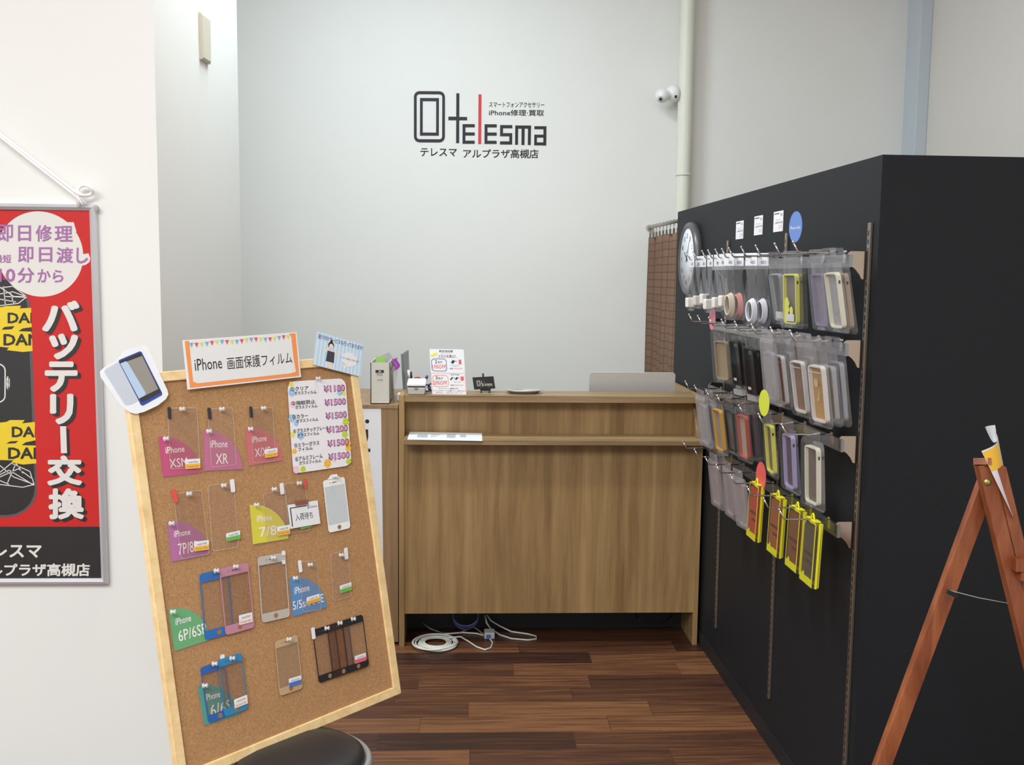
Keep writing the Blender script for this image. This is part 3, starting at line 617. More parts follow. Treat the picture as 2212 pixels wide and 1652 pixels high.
VIO = mat('violet_cable', (92, 92, 150), .5)
mb = MB()
for k in range(3):
    c0 = hy(1006, 1322+2*k, 3.98+.02*k); mb.tube([c0+V((.052*math.cos(a), .01*math.sin(a), -.012+(.042+.004*k)*math.sin(a))) for a in (2*math.pi*i/28 for i in range(28))], .0025, 6, True)
tag(mb.build('blue_cable_coil', VIO, None, hy(1006, 1335, 3.99)), 'violet blue cable coil hanging under the counter', 'cable')
tag(MB().tube([hy(905, 1340, 4.05), gz(930, 1358, .03), gz(955, 1367, .006), gz(985, 1368, .006), gz(1010, 1360, .012), hy(1013, 1350, 4.0), gz(1030, 1358, .02), gz(1046, 1371, .012)], .0026, 6).build('grey_cable', mat('grey_cable_sheath', (112, 114, 112), .5), None, gz(985, 1368)), 'thin grey cable running behind the white coil', 'cable')
ab = gz(1057, 1381, 0)
ad = T('power_adapter', 'white and blue adapter block on floor under counter', 'adapter', ab)
ad.part('case', MB().box(ab+V((-.02, 0, .001)), ab+V((.022, .05, .028))), mat('grey_white_plastic', (190, 190, 190), .5), bevel=.003)
ad.part('blue_plug', MB().box(ab+V((-.012, -.006, .003)), ab+V((.004, -.0002, .02))), mat('blue_plug', (88, 98, 160), .5))
tag(MB().tube([hy(1373, 1326, 4.0), hy(1378, 1338, 3.98), hy(1395, 1346, 3.98), hy(1420, 1348, 3.99), hy(1440, 1340, 4.0), hy(1452, 1328, 4.02)], .003, 6).build('black_cable', mat('black_rubber_cable', (20, 20, 22), .5), None, hy(1400, 1347, 3.99)), 'black cable drooping under right end of counter', 'cable')

# ------------------------------------------------------------------ black cabinet
CA = R(-.947135); D = V((math.sin(CA), math.cos(CA), 0)); NN = V((math.cos(CA), -math.sin(CA), 0)); OUT = -NN
q = hz(1512.8, 1393.5, 0); dC = NN.dot(q); nt0 = hit(1907, 334, NN, dC); s0 = D.dot(nt0); HC = 1.75
CO = nt0.copy(); CO.z = 0
def cp(s, o, z): return CO + D*s + OUT*o + V((0, 0, z))
def cs(px, py, o):
    p = hit(px, py, NN, dC-o); return D.dot(p)-s0, p.z
LC = 2.125
CABM = mat('black_woodgrain_panel', (31, 33, 37), .6, spec=.2, var=.12, scale=8, bump=.12, bscale=60, aniso=(3, 3, 30))
K = T('display_cabinet', 'tall black panelled display cabinet wall holding phone cases', 'cabinet', CO)
def cbox(mb, s_, o_, z_, m=0):
    vs = [cp(a, b, c) for c in z_ for b in o_ for a in s_]
    return mb.add(vs, [(0, 2, 3, 1), (4, 5, 7, 6), (0, 1, 5, 4), (2, 6, 7, 3), (0, 4, 6, 2), (1, 3, 7, 5)], m)
K.part('aisle_panel', cbox(MB(), (0, LC), (-.02, 0), (0, HC)), CABM)
K.part('end_panel', cbox(MB(), (0, .02), (-1.0, -.0202), (0, HC)), CABM)
K.part('back_panel', cbox(MB(), (LC-.02, LC), (-1.0, -.0202), (0, HC)), CABM)
K.part('top_panel', cbox(MB(), (.02, LC-.02), (-1.0, -.0202), (HC-.02, HC)), CABM)
K.part('kick_strip', cbox(MB(), (0, LC), (.0002, .003), (.001, .055)), mat('black_rubber_skirting', (28, 26, 30), .6))
# uprights
UPS = [(.042, 'near'), (.643, 'middle'), (1.28, 'far')]
upl = {'near': 'slotted steel upright at front edge of black cabinet', 'middle': 'slotted steel upright in middle of black cabinet side', 'far': 'slotted steel upright farthest back on black cabinet side'}
UPM = mat('upright_steel', (158, 146, 134), .33, .85); UPD = mat('upright_slots', (40, 38, 38), .6)
for s_, k in UPS:
    u = T('slotted_upright', upl[k], 'upright', cp(s_, 0, .155), 'slotted uprights on the black cabinet')
    u.part('channel', cbox(MB(), (s_-.008, s_+.008), (.0005, .0075), (.155, 1.595)), UPM, bevel=.001)
    m_ = MB()
    for i in range(70): z_ = .17+i*.0202; cbox(m_, (s_-.003, s_+.003), (.0074, .0078), (z_, z_+.012))
    u.part('slot_row', m_, UPD)
# rails with brackets
ROWZ = [1.523, 1.31, 1.076, .863]; RN = ['top', 'second', 'third', 'lowest']
for i, z_ in enumerate(ROWZ):
    r_ = T('display_rail', 'chrome display rail with scalloped brackets, %s row on black cabinet' % RN[i], 'rail', cp(.66, .05, z_), 'display rails on the black cabinet')
    r_.part('bar', cbox(MB(), (.03, 1.3), (.048, .056), (z_-.034, z_-.004)), mat('chrome_bar', (150, 152, 156), .3, .9))
    for s_, k in UPS:
        pr = [(.008, 0), (.05, 0), (.056, -.004), (.056, -.03), (.046, -.036), (.036, -.044), (.027, -.054), (.021, -.066), (.008, -.068)]
        r_.part('bracket', MB().prism([cp(s_-.003, o, z_+.004+zz_) for o, zz_ in pr], D*.006), mat('mirror_bracket', (176, 160, 146), .08, 1))
HK = [[(1483, 545), (1497, 545), (1516, 542), (1529, 540), (1545, 539), (1559, 537), (1574, 536), (1601, 533), (1632, 529), (1673, 525), (1713, 519)],
      [(1488, 680), (1507, 683), (1531, 688), (1558, 690), (1587, 694), (1623, 699), (1664, 706), (1706, 715)],
      [(1480, 825), (1500, 833), (1526, 844), (1549, 855), (1596, 874), (1638, 894), (1688, 915)],
      [(1475, 953), (1500, 970), (1523, 989), (1547, 1003), (1578, 1024), (1614, 1050), (1649, 1077), (1683, 1099)]]
ORD = ['nearest', 'second nearest', 'third nearest', 'fourth nearest', 'fifth nearest', 'sixth nearest', 'seventh nearest', 'eighth nearest', 'ninth nearest', 'tenth nearest', 'farthest']
BX = Matrix(((D.x, OUT.x, 0, 0), (D.y, OUT.y, 0, 0), (0, 0, 1, 0), (0, 0, 0, 1)))   # local x along the cabinet away from the door, y out into the aisle
hook0 = None; HS = []
for i, row in enumerate(HK):
    HS.append([])
    for j, (px, py) in enumerate(row):
        s_, _ = cs(px, py, .185); HS[i].append(s_)
        X = Matrix.Translation(cp(s_, .056, ROWZ[i])) @ BX
        k = len(row)-1-j; word = 'farthest' if j == 0 else ORD[k]
        lb_ = 'chrome wire hook on %s rail, %s of its row' % (RN[i], word)
        if hook0 is None:
            h = T('display_hook', lb_, 'hook', group='chrome hooks on the black cabinet', X=X)
            h.part('wire', MB().tube([(0, 0, 0), (0, .05, 0), (0, .112, 0), (0, .116, .002), (0, .128, .024)], .0023, 8).lathe([(.0035*math.sin(R(a)), .0035*math.cos(R(a))) for a in range(0, 181, 30)], Matrix.Translation((0, .128, .0245)), 10), CHROME)
            h.part('clip_plate', MB().box((-.008, -.0008, -.024), (.008, .0012, .006)), CHROME)
            hook0 = h.o
        else:
            r = hook0.copy(); COL.objects.link(r); r.matrix_world = X; r['label'] = lb_
            for ch in hook0.children: c2 = ch.copy(); COL.objects.link(c2); c2.parent = r

# ------------------------------------------------------------------ goods on the hooks
LFX = lambda w, zt_, zb_, y: Fr(V((w/2, y, zt_)), V((-w/2, y, zt_)), V((w/2, y, zb_)), V((0, 1, 0)))   # seen from the aisle: right is -x
CASEM = {}
def hangX(row, s_, o, yaw=0, tilt=0):
    return Matrix.Translation(cp(s_, o, ROWZ[row])) @ BX @ Matrix.Rotation(R(yaw), 4, 'Z') @ Matrix.Rotation(R(-tilt), 4, 'X')
def pouch(t, w, ztop, zbot, th, m=BAG, hdr=True):
    """clear pouch: fat at the bottom, flat at the top, with a hang tab round the hook"""
    if hdr:
        f = LFX(w*.8, .012, ztop+.001, 0)
        t.part('hang_tab', MB().ring(f.rr(0, 0, 1, 1, .004, -.0004), [f(.5+.06*math.cos(a), .46+.16*math.sin(a), -.0004) for a in [R(x) for x in (180, 198, 216, 234, 252, 270, 270, 288, 306, 324, 342, 360, 0, 18, 36, 54, 72, 90, 90, 108, 126, 144, 162, 180)]], V((0, .0008, 0))), m)
    vs = []
    for z, k, ww in ((ztop, .08, 1), (ztop-.012, .7, 1), (zbot+.006, 1, 1), (zbot, .45, .99)):
        a = w/2*ww; b = th/2*k; vs += [(-a, -b, z), (a, -b, z), (a, b, z), (-a, b, z)]
    fs = [(0, 1, 2, 3), (12, 15, 14, 13)]
    for r in range(3):
        for i in range(4): fs.append((r*4+i, r*4+(i+1) % 4, r*4+4+(i+1) % 4, r*4+4+i))
    t.part('pouch', MB().add(vs, fs), m)
def phone_case(t, w, ztop, h, y, rim, back, depth=.0115, hole=True, shift=0):
    f = LFX(w, ztop, ztop-h, y); 
    if shift: f.p = f.p+V((shift, 0, 0))
    c = t.part('bumper', MB().ring(f.rr(0, 0, 1, 1, .011, -depth), f.rr(.055, .028, .945, .972, .008, -depth), V((0, depth, 0))), rim)
    if back: t.part('back_plate', MB().prism(f.rr(.05, .025, .95, .975, .008, -depth+.001), V((0, .0015, 0))), back, c)
    if hole:
        xs = -w/2-.0003+shift
        t.part('switch_slot', MB().prism([V((xs, y-depth*.7, ztop-h*.14)), V((xs, y-depth*.3, ztop-h*.14)), V((xs, y-depth*.3, ztop-h*.2)), V((xs, y-depth*.7, ztop-h*.2))], V((-.0003, 0, 0))), BLACK, c)
    return f
GC = 'hanging phone accessories on the black cabinet'
def seen_x(p):
    d_ = p-EYE; return CX+F*d_.dot(rt)/d_.dot(fw)
def on_hook(row, k, px):
    s_ = HS[row][k]; best = min((abs(seen_x(cp(s_, .076+i*.001, ROWZ[row]-.05))-px), .076+i*.001) for i in range(94)); return s_, best[1]

def case_pack(row, px, py, k, label, rim, back=None, w=.067, h=.135, top=-.05, bw=.09, th=.016, yaw=4, tilt=8, insert=None, m=BAG, hole=True, yc=.0048, deco=None, stack=0):
    s_, o = on_hook(row, k, px); X = hangX(row, s_, o, yaw, tilt)
    t = T('phone_case_pack', label, 'phone case', group=GC, X=X)
    pouch(t, bw, -.012, top-h-.012, th, m)
    f = phone_case(t, w, top, h, yc, rim, back, hole=hole)
    if insert: t.part('insert_card', MB().box((-w/2*.9, yc-.0124, top-h*.96), (w/2*.9, yc-.0118, top-h*.03)), insert)
    if deco: deco(t, f)
    return t
PL = lambda n, c, r=.35: mat('case_'+n, c, r, var=.02)
CLR = clear('case_clear', (250, 250, 250), (215, 212, 215), .35, .12, .1)
YEL = PL('yellow', (226, 222, 96)); LAV = PL('lavender', (176, 162, 206)); CRE = PL('cream', (226, 220, 196)); LAVC = clear('case_lavender_clear', (238, 232, 244), (205, 196, 214), .42, .08, .15)
YELC = clear('case_smoke_clear', (205, 196, 190), (170, 160, 158), .45, .08, .12)
ROSE = PL('rose_copper', (176, 112, 88), .3); BRN = PL('bronze_brown', (126, 92, 68), .3); GOLD = PL('gold', (182, 138, 70), .3); KRAFT = PL('kraft_brown', (120, 92, 76), .6)
WTRIM = PL('pale_trim', (220, 212, 204)); DKB = PL('gloss_black', (24, 24, 28), .25); NVY = PL('navy_back', (36, 44, 62), .4); COR = PL('coral_red', (188, 84, 68)); ORG = PL('orange_trim', (214, 160, 60)); TAUPE = PL('taupe_card', (150, 138, 122), .6); PURB = PL('plum_edge', (96, 70, 78), .5)
SLATE = PL('slate_card', (112, 112, 116), .6)

# -- top row: chargers, cables, then cases
HDR = PAPER
def small_bag(row, px, py, k, label, name, fill, w=.052, zb=-.165, yaw=0, header=True, tw=0):
    s_, o = on_hook(row, k, px); X = hangX(row, s_, o, yaw, 2)
    t = T(name, label, 'accessory bag', group=GC, X=X)
    f = LFX(w, .01, -.026, 0)
    if header: t.part('header_card', MB().box((-w/2, -.001, -.026), (w/2, .001, .012)), HDR); t.part('price_print', MB().text('480', f, .45, .55, .85, .85, .0013), INKG)
    vs = []; prof = ((-.024, .002, 1), (-.06, .004, .72), (zb+.05, .02, 1.0), (zb+.02, .022, 1.05), (zb, .003, 1.1))
    for z, b, ww in prof: a = w/2*ww; vs += [(-a+tw*z, -b/2, z), (a+tw*z, -b/2, z), (a+tw*z, b/2, z), (-a+tw*z, b/2, z)]
    fs = [(0, 1, 2, 3), (16, 19, 18, 17)]+[(r*4+i, r*4+(i+1) % 4, r*4+4+(i+1) % 4, r*4+4+i) for r in range(4) for i in range(4)]
    t.part('pouch', MB().add(vs, fs), BAG)
    if fill == 'plug':
        t.part('charger_cube', MB().box((-.015+tw*zb, -.012, zb+.012), (.015+tw*zb, .016, zb+.046)), PL('ivory', (230, 224, 214)), bevel=.004)
        t.part('prong', MB().box((-.006+tw*zb, -.001, zb+.046), (-.004+tw*zb, .006, zb+.058)).box((.004+tw*zb, -.001, zb+.046), (.006+tw*zb, .006, zb+.058)), CHROME)
    else:
        m_ = MB()
        for k in range(4): m_.tube([(.019*math.cos(a)*(1-.08*k), .004*k-.006, zb+.045+.036*math.sin(a)*(1-.06*k)) for a in (2*math.pi*i/22 for i in range(22))], .0028, 6, True)
        t.part('cable_loops', m_, fill)
    return t
for i, (px, o) in enumerate(((1490, 0), (1504, 0), (1515, 1), (1530, 2), (1545, 3), (1556, 4))):
    nm = ['farthest', 'second farthest', 'third farthest', 'fourth farthest', 'fifth farthest', 'sixth farthest'][i]
    small_bag(0, px+3, 560, o, 'white charger cube in clear bag, %s on top rail' % nm, 'charger_bag', 'plug', w=.07, zb=-.178+(i % 3)*.008, tw=.12*((i % 3)-1))
small_bag(0, 1574, 560, 5, 'pale coiled cable in clear bag left of the pink one', 'cable_bag', PL('beige_cable', (214, 200, 176)), yaw=18, zb=-.19)
small_bag(0, 1592, 560, 5, 'pink coiled cable in clear bag on top rail', 'cable_bag', PL('pink_cable', (222, 150, 142)), yaw=20, w=.06, zb=-.19)
small_bag(0, 1622, 560, 6, 'white coiled cable in clear bag nearer the pink cable', 'cable_bag', PL('white_cable', (236, 236, 240)), yaw=25, w=.05, zb=-.205)
small_bag(0, 1644, 560, 6, 'white coiled cable in clear bag beside the first clear case', 'cable_bag', PL('white_cable', (236, 236, 240)), yaw=25, w=.06, zb=-.205)
LABW = PL('pale_label', (214, 212, 206), .6)
def lab(t, f): t.part('paper_label', MB().box((-.024, .006, -.178), (.018, .0066, -.158)), LABW)
case_pack(0, 1668, 560, 7, 'clear phone case in bag, leftmost case on top rail', CLR, None, yaw=9, tilt=11, hole=False, deco=lab)
def leaf(t, f): t.part('yellow_print', MB().face(f.poly([(.12, .5), (.34, .46), (.5, .58), (.42, .66), (.5, .7), (.3, .84), (.22, .98), (.1, .98)], .0003)).face(f.el(.62, .74, .009, .0003, 14, 1.4)), YEL); lab(t, f)
case_pack(0, 1705, 560, 8, 'yellow bumper phone case in bag on top rail', YEL, YELC, yaw=11, tilt=4, deco=leaf, bw=.1)
case_pack(0, 1722, 560, 8, 'olive phone case half hidden behind the top yellow one', PL('olive', (96, 88, 52)), PL('olive', (96, 88, 52)), yaw=11, tilt=4, bw=.095)
case_pack(0, 1760, 560, 9, 'translucent lavender phone case in bag on top rail', LAVC, LAVC, yaw=6, tilt=9, h=.135, hole=False, bw=.09)
case_pack(0, 1778, 560, 9, 'plum tinted phone case behind the top lavender one', LAVC, PL('dusty_plum', (150, 128, 140)), yaw=6, tilt=9, hole=False, bw=.095)
case_pack(0, 1789, 560, 10, 'cream edged phone case in bag, nearest on top rail', CRE, CLR, yaw=4, tilt=10, top=-.048, bw=.09)
case_pack(0, 1807, 560, 10, 'brown backed phone case behind the nearest top cream case', PL('tan_brown', (160, 138, 116)), PL('tan_brown', (160, 138, 116)), yaw=4, tilt=10, bw=.09)
# -- second row
case_pack(1, 1553, 700, 2, 'bronze phone case in kraft edged box by pink tag', PL('bronze_gold', (160, 140, 106), .3), PL('bronze_gold', (160, 140, 106), .3), yaw=24, tilt=8, h=.125, top=-.05, w=.06, insert=KRAFT, hole=False, bw=.085)
dn = ['leftmost', 'second from left', 'third from left', 'rightmost']
for i, (px, o) in enumerate(((1583, 3), (1599, 3), (1613, 4), (1629, 4))):
    def dk(t, f): t.part('camera_ring', MB().ring(f.rr(.6, .06, .86, .13, .003, .0006), f.rr(.66, .076, .8, .114, .002, .0006), V((0, .0004, 0))), SLATE); t.part('white_mark', MB().face(f.q(.2, .84, .5, .9, .0006)), WTRIM); t.part('clear_foot', MB().box((-.03, -.007, -.206), (.03, .007, -.19)), CLR)
    case_pack(1, px, 700, o, 'black phone case in clear box, %s of four on second rail' % dn[i], DKB, DKB, yaw=8, tilt=8, h=.138, top=-.038-.006*i, deco=dk, hole=False, bw=.076, m=clear('crystal_box_plastic', (252, 252, 252), (200, 200, 204), .012, .03, .06))
case_pack(1, 1647, 700, 4, 'navy backed phone pack behind black cases on second rail', NVY, NVY, yaw=4, tilt=8, bw=.1, hole=False)
case_pack(1, 1655, 700, 5, 'plain clear phone case in cloudy bag left of copper case', CLR, CLR, yaw=4, tilt=8, m=BAG2, hole=False, bw=.095)
def band(col):
    def f_(t, f): t.part('trim_line', MB().face(f.q(.08, .105, .92, .118, .0007)).face(f.q(.08, .925, .92, .938, .0007)), WTRIM)
    return f_
case_pack(1, 1672, 705, 5, 'copper rose phone case in bag on second rail', WTRIM, ROSE, yaw=7, tilt=9, deco=band(0), top=-.06, hole=False, m=BAG)
case_pack(1, 1692, 705, 5, 'cloudy clear phone pack between copper and bronze cases', CLR, CLR, yaw=5, tilt=9, m=BAG2, hole=False)
case_pack(1, 1714, 710, 6, 'dark bronze phone case in bag on second rail', WTRIM, BRN, yaw=7, tilt=9, deco=band(0), top=-.062, hole=False)
case_pack(1, 1737, 710, 6, 'pinkish clear phone pack between bronze and gold cases', clear('case_pink_clear', (235, 222, 224), (190, 172, 172), .5, .1, .1), CLR, yaw=6, tilt=9, m=BAG2, hole=False)
def shine(t, f): band(0)(t, f); t.part('printed_figure', MB().face(f.el(.52, .3, .009, .0007, 14, 1.2)).face(f.poly([(.72, .33), (.66, .6), (.5, .62), (.62, .5)], .0007)), PL('pale_figure', (196, 176, 140)))
case_pack(1, 1757, 715, 7, 'gold phone case in bag on second rail', WTRIM, GOLD, yaw=9, tilt=8, deco=shine, top=-.06, h=.14, hole=False)
case_pack(1, 1778, 715, 7, 'pale clear phone case right of the gold case', CLR, PL('pale_olive', (176, 168, 146)), yaw=9, tilt=8, top=-.06, hole=False)
def whale(t, f): t.part('green_print', MB().face(f.el(.5, .2, .014, .0007, 16, 1.5)).face(f.poly([(.3, .3), (.7, .35), (.9, .55), (.6, .48)], .0007)), PL('sea_green', (150, 178, 160)))
case_pack(1, 1797, 715, 7, 'grey phone pack with green print, nearest on second rail', CLR, PL('blue_grey', (132, 132, 142)), yaw=9, tilt=8, top=-.05, h=.145, hole=False, deco=whale, bw=.09)
# -- third row
case_pack(2, 1512, 845, 1, 'cloudy clear phone pack, farthest on third rail', CLR, CLR, yaw=6, tilt=9, m=BAG2, hole=False, top=-.04)
case_pack(2, 1530, 848, 1, 'grey clear phone pack left of the orange edged one', CLR, SLATE, yaw=6, tilt=9, m=BAG2, hole=False, top=-.04)
case_pack(2, 1545, 855, 2, 'orange edged phone case in bag on third rail', ORG, TAUPE, yaw=6, tilt=8, insert=KRAFT, hole=False, top=-.035)
case_pack(2, 1570, 862, 2, 'taupe phone case with dark edge on third rail', PL('charcoal_edge', (60, 58, 60)), TAUPE, yaw=8, tilt=8, insert=KRAFT, hole=False, top=-.036)
case_pack(2, 1599, 874, 3, 'coral red edged phone case in bag on third rail', COR, PL('pale_taupe', (176, 164, 146)), yaw=6, tilt=7, insert=KRAFT, hole=False, top=-.036)
case_pack(2, 1617, 878, 3, 'plum edged phone pack behind the coral red one', PURB, PURB, yaw=6, tilt=7, hole=False, top=-.03, bw=.09)
case_pack(2, 1634, 880, 3, 'dark ribbed phone pack deepest behind the coral one', PL('dark_ribbed', (62, 52, 54)), PL('dark_ribbed', (62, 52, 54)), yaw=6, tilt=7, hole=False, top=-.03, bw=.09)
case_pack(2, 1657, 900, 4, 'yellow edged phone case in bag on third rail', YEL, clear('case_tan_clear', (206, 190, 165), (150, 132, 105), .5, .1, .1), yaw=-1, tilt=6, insert=KRAFT, top=-.03, h=.14, bw=.09)
case_pack(2, 1700, 920, 5, 'lavender edged phone case in bag on third rail', LAV, clear('case_plum_clear', (200, 184, 196), (120, 100, 105), .5, .12, .1), yaw=2, tilt=5, insert=KRAFT, top=-.03, h=.145, bw=.105)
case_pack(2, 1753, 938, 6, 'cream edged phone case in bag, nearest on third rail', CRE, clear('case_smoky_clear', (205, 195, 185), (140, 125, 112), .5, .12, .1), yaw=6, tilt=3, insert=KRAFT, top=-.03, h=.145, bw=.105)
# -- lowest row
PKC = clear('case_blush_clear', (238, 226, 224), (206, 186, 182), .55, .1, .12)
case_pack(3, 1540, 990, 1, 'blush clear phone pack, farthest on lowest rail', PKC, PKC, yaw=6, tilt=8, m=BAG2, hole=False, top=-.03)
case_pack(3, 1556, 1000, 1, 'blush phone pack second from far end on lowest rail', PKC, PKC, yaw=6, tilt=8, m=BAG2, hole=False, top=-.03)
case_pack(3, 1570, 1005, 2, 'mauve phone pack behind the blush ones on lowest rail', PKC, PL('mauve_card', (150, 122, 128)), yaw=3, tilt=7, m=BAG2, hole=False, top=-.03)
case_pack(3, 1592, 1022, 3, 'whitish clear phone pack left of the red tag', CLR, PKC, yaw=8, tilt=10, m=BAG2, hole=False, top=-.03, h=.14)
YBX = mat('yellow_box_card', (226, 218, 30), .45, var=.02); YCL = clear('blister_plastic', (252, 252, 244), (214, 210, 170), .04, .1, .08)
def yellow_box(px, py, k, label, col, pxw):
    s_, o = on_hook(3, k, px); X = hangX(3, s_, o, 0, -2)
    t = T('yellow_case_box', label, 'phone case box', group=GC, X=X)
    w, zt_, zb_, d_ = .088, -.001, -.166, .022
    f = LFX(w, zt_, zb_, d_/2)
    t.part('clear_shell', MB().box((-w/2, -d_/2, zb_), (w/2, d_/2, zt_)), YCL, bevel=.002)
    y = d_/2-.0015; f = LFX(w-.003, zt_-.002, zb_+.002, y)
    t.part('front_card', MB().ring(f.q(0, 0, 1, 1, -.001), f.poly([(.022, .02), (.955, .02), (.955, .885), (.022, .885)], -.001), V((0, .001, 0))).face(f.el(.3, .875, .008, .0004, 16)), YBX)
    f2 = LFX(w-.003, zt_-.002, zb_+.002, -d_/2+.004)
    t.part('rear_card', MB().prism(f2.q(0, 0, 1, 1, 0), V((0, -.002, 0))), YBX)
    t.part('edge_band', MB().box((-w/2-.0006, -.004, zb_), (-w/2-.0001, .002, zt_)), YBX)
    fc = LFX(w*.84, zt_-.013, zb_+.02, .0072)
    c = t.part('phone_case', MB().prism(fc.rr(0, 0, 1, 1, .008, -.008), V((0, .008, 0))), col)
    t.part('case_print', MB().face(fc.q(.1, .52, .9, .58, .0003)).face(fc.q(.4, .68, .9, .73, .0003)), PL('dark_case_print', (70, 34, 30)), c)
    t.part('hang_loop', MB().tube([(.012, .002, zt_), (.007, .002, .008), (.0045, .002, .0125), (0, .002, .0145), (-.0045, .002, .0125), (-.007, .002, .008), (-.012, .002, zt_)], .0022, 8).box((-.03, -.008, zt_-.001), (.03, .008, zt_+.002)), YBX)
for (px, py, kk, lab_, col) in ((1635, 1052, 4, 'yellow box with bright red phone case, farthest of four', (176, 56, 58)), (1681, 1075, 5, 'yellow box with brick red phone case, second of four', (150, 74, 58)), (1723, 1105, 6, 'yellow box with reddish brown phone case, third of four', (118, 66, 54)), (1756, 1125, 7, 'yellow box with dark brown phone case, nearest of four', (78, 68, 66))):
    yellow_box(px, py, kk, lab_, mat('box_case_%d' % px, col, .45, var=.03), 0)
# -- oval tags on the hooks
def oval(name, px, py, ph, o, col, label, txt=None, wpx=.038, m_=None):
    a = cs(px, py-ph/2, o); b = cs(px, py+ph/2, o); s_ = (a[0]+b[0])/2; z_ = (a[1]+b[1])/2; r_ = (a[1]-b[1])/2
    X = Matrix.Translation(cp(s_, o, z_)) @ BX @ Matrix.Rotation(R(6), 4, 'Z')
    t = T(name, label, 'tag', X=X)
    t.part('disc', MB().prism([V((wpx*math.cos(a_), 0, r_*math.sin(a_))) for a_ in (2*math.pi*i/32 for i in range(32))], V((0, .001, 0))), m_ or mat(name+'_paper', col, .4, var=.02))
    f = LFX(2*wpx, r_, -r_, .001)
    if txt: t.part('tag_lettering', MB().text(txt, f, .1, .47, .9, .58, .0005, .01), PAPER)
oval('blue_oval_tag', 1719, 490, 67, .11, (98, 132, 200), 'blue oval size tag above nearest hook of top rail', 'iPhone 6/6s')
oval('pink_oval_tag', 1539, 688, 50, .12, (214, 120, 136), 'pink oval tag on the second rail', wpx=.03)
oval('yellow_oval_tag', 1651, 870, 58, .15, (204, 208, 60), 'yellow green oval tag on the third rail', wpx=.034)
oval('red_oval_tag', 1644, 1030, 66, .1, (214, 90, 84), 'red oval tag above the yellow boxes', wpx=.035)
# -- price cards and clock on the cabinet
for i, (a, b) in enumerate((((1589, 481), (1607, 513)), ((1629, 470), (1648, 504)), ((1671, 461), (1692, 496)))):
    s1, z1 = cs(a[0], a[1], .001); s2, z2 = cs(b[0], b[1], .001)
    sc1 = (s1+s2)/2; zc = (z1+z2)/2
    X = Matrix.Translation(cp(sc1, .0006, zc)) @ BX
    t = T('price_card', ['white price card farthest left above the top rail', 'middle white price card above the top rail', 'white price card beside the blue oval tag'][i], 'price card', group='price cards on the black cabinet', X=X)
    t.part('card', MB().box((-.045, 0, -.031), (.045, .001, .031)), PAPER)
    f = LFX(.09, .031, -.031, .001)
    t.part('black_print', MB().face(f.q(.08, .08, .6, .14, .0004)).text('税込', f, .72, .1, .94, .26, .0004).text('ケース', f, .25, .38, .75, .46, .0004).text('1,480円+税', f, .15, .5, .95, .62, .0004), INKG)
    t.part('red_print', MB().text('円', f, .6, .7, .92, .92, .0004), mat('pale_red_print', (226, 170, 170), .5))
zc = (cs(1483, 484, .03)[1]+cs(1483, 634, .03)[1])/2
X = Matrix.Translation(cp(1.81, .0005, zc)) @ BX @ Matrix.Rotation(R(-90), 4, 'X')
K2 = T('wall_clock', 'round grey rimmed wall clock at far end of black cabinet', 'clock', X=X)
# local z points into the aisle after the turn: +z of lathe -> +y of the cabinet frame
RIM = mat('dark_grey_clock_rim', (92, 88, 92), .35, .3)
K2.part('rim', MB().lathe([(.124, .0265), (.128, .031), (.136, .033), (.146, .029), (.15, .018), (.15, 0), (.118, 0), (.118, .0265)], None, 56), RIM)
K2.part('dial', MB().lathe([(0, .0275), (.1245, .0275), (.1245, .0266), (0, .0266)], None, 48), mat('clock_dial', (225, 228, 236), .4))
num = MB()
for h_ in range(1, 13):
    a = R(90-30*h_); fr = Fr(V((.092*-math.cos(a)*-1-.012, 0, 0)), V((0, 0, 0)), V((0, 0, 0)), V((0, 0, 1))) if False else None
    cxn, cyn = .094*math.cos(a), .094*math.sin(a)
    # from the aisle, right is local -x and up is local -y of the turned frame
    f = Fr(V((-(cxn-.011), -(cyn+.011), .0277)), V((-(cxn+.011), -(cyn+.011), .0277)), V((-(cxn-.011), -(cyn-.011), .0277)), V((0, 0, 1)))
    num.text(str(h_), f, .05 if h_ > 9 else .25, .05, .95 if h_ > 9 else .75, .95, .0003, .01)
K2.part('numerals', num, INK)
def hand(L_, wd, a, z): d_ = V((-math.cos(a), -math.sin(a), 0)); s2 = V((-d_.y, d_.x, 0))*wd; return MB().prism([d_*-.015+s2+V((0, 0, z)), d_*L_+s2*.4+V((0, 0, z)), d_*L_-s2*.4+V((0, 0, z)), d_*-.015-s2+V((0, 0, z))], V((0, 0, .001)))
K2.part('hour_hand', hand(.055, .004, R(150), .0282), BLACK); K2.part('minute_hand', hand(.085, .003, R(60), .0296), BLACK)

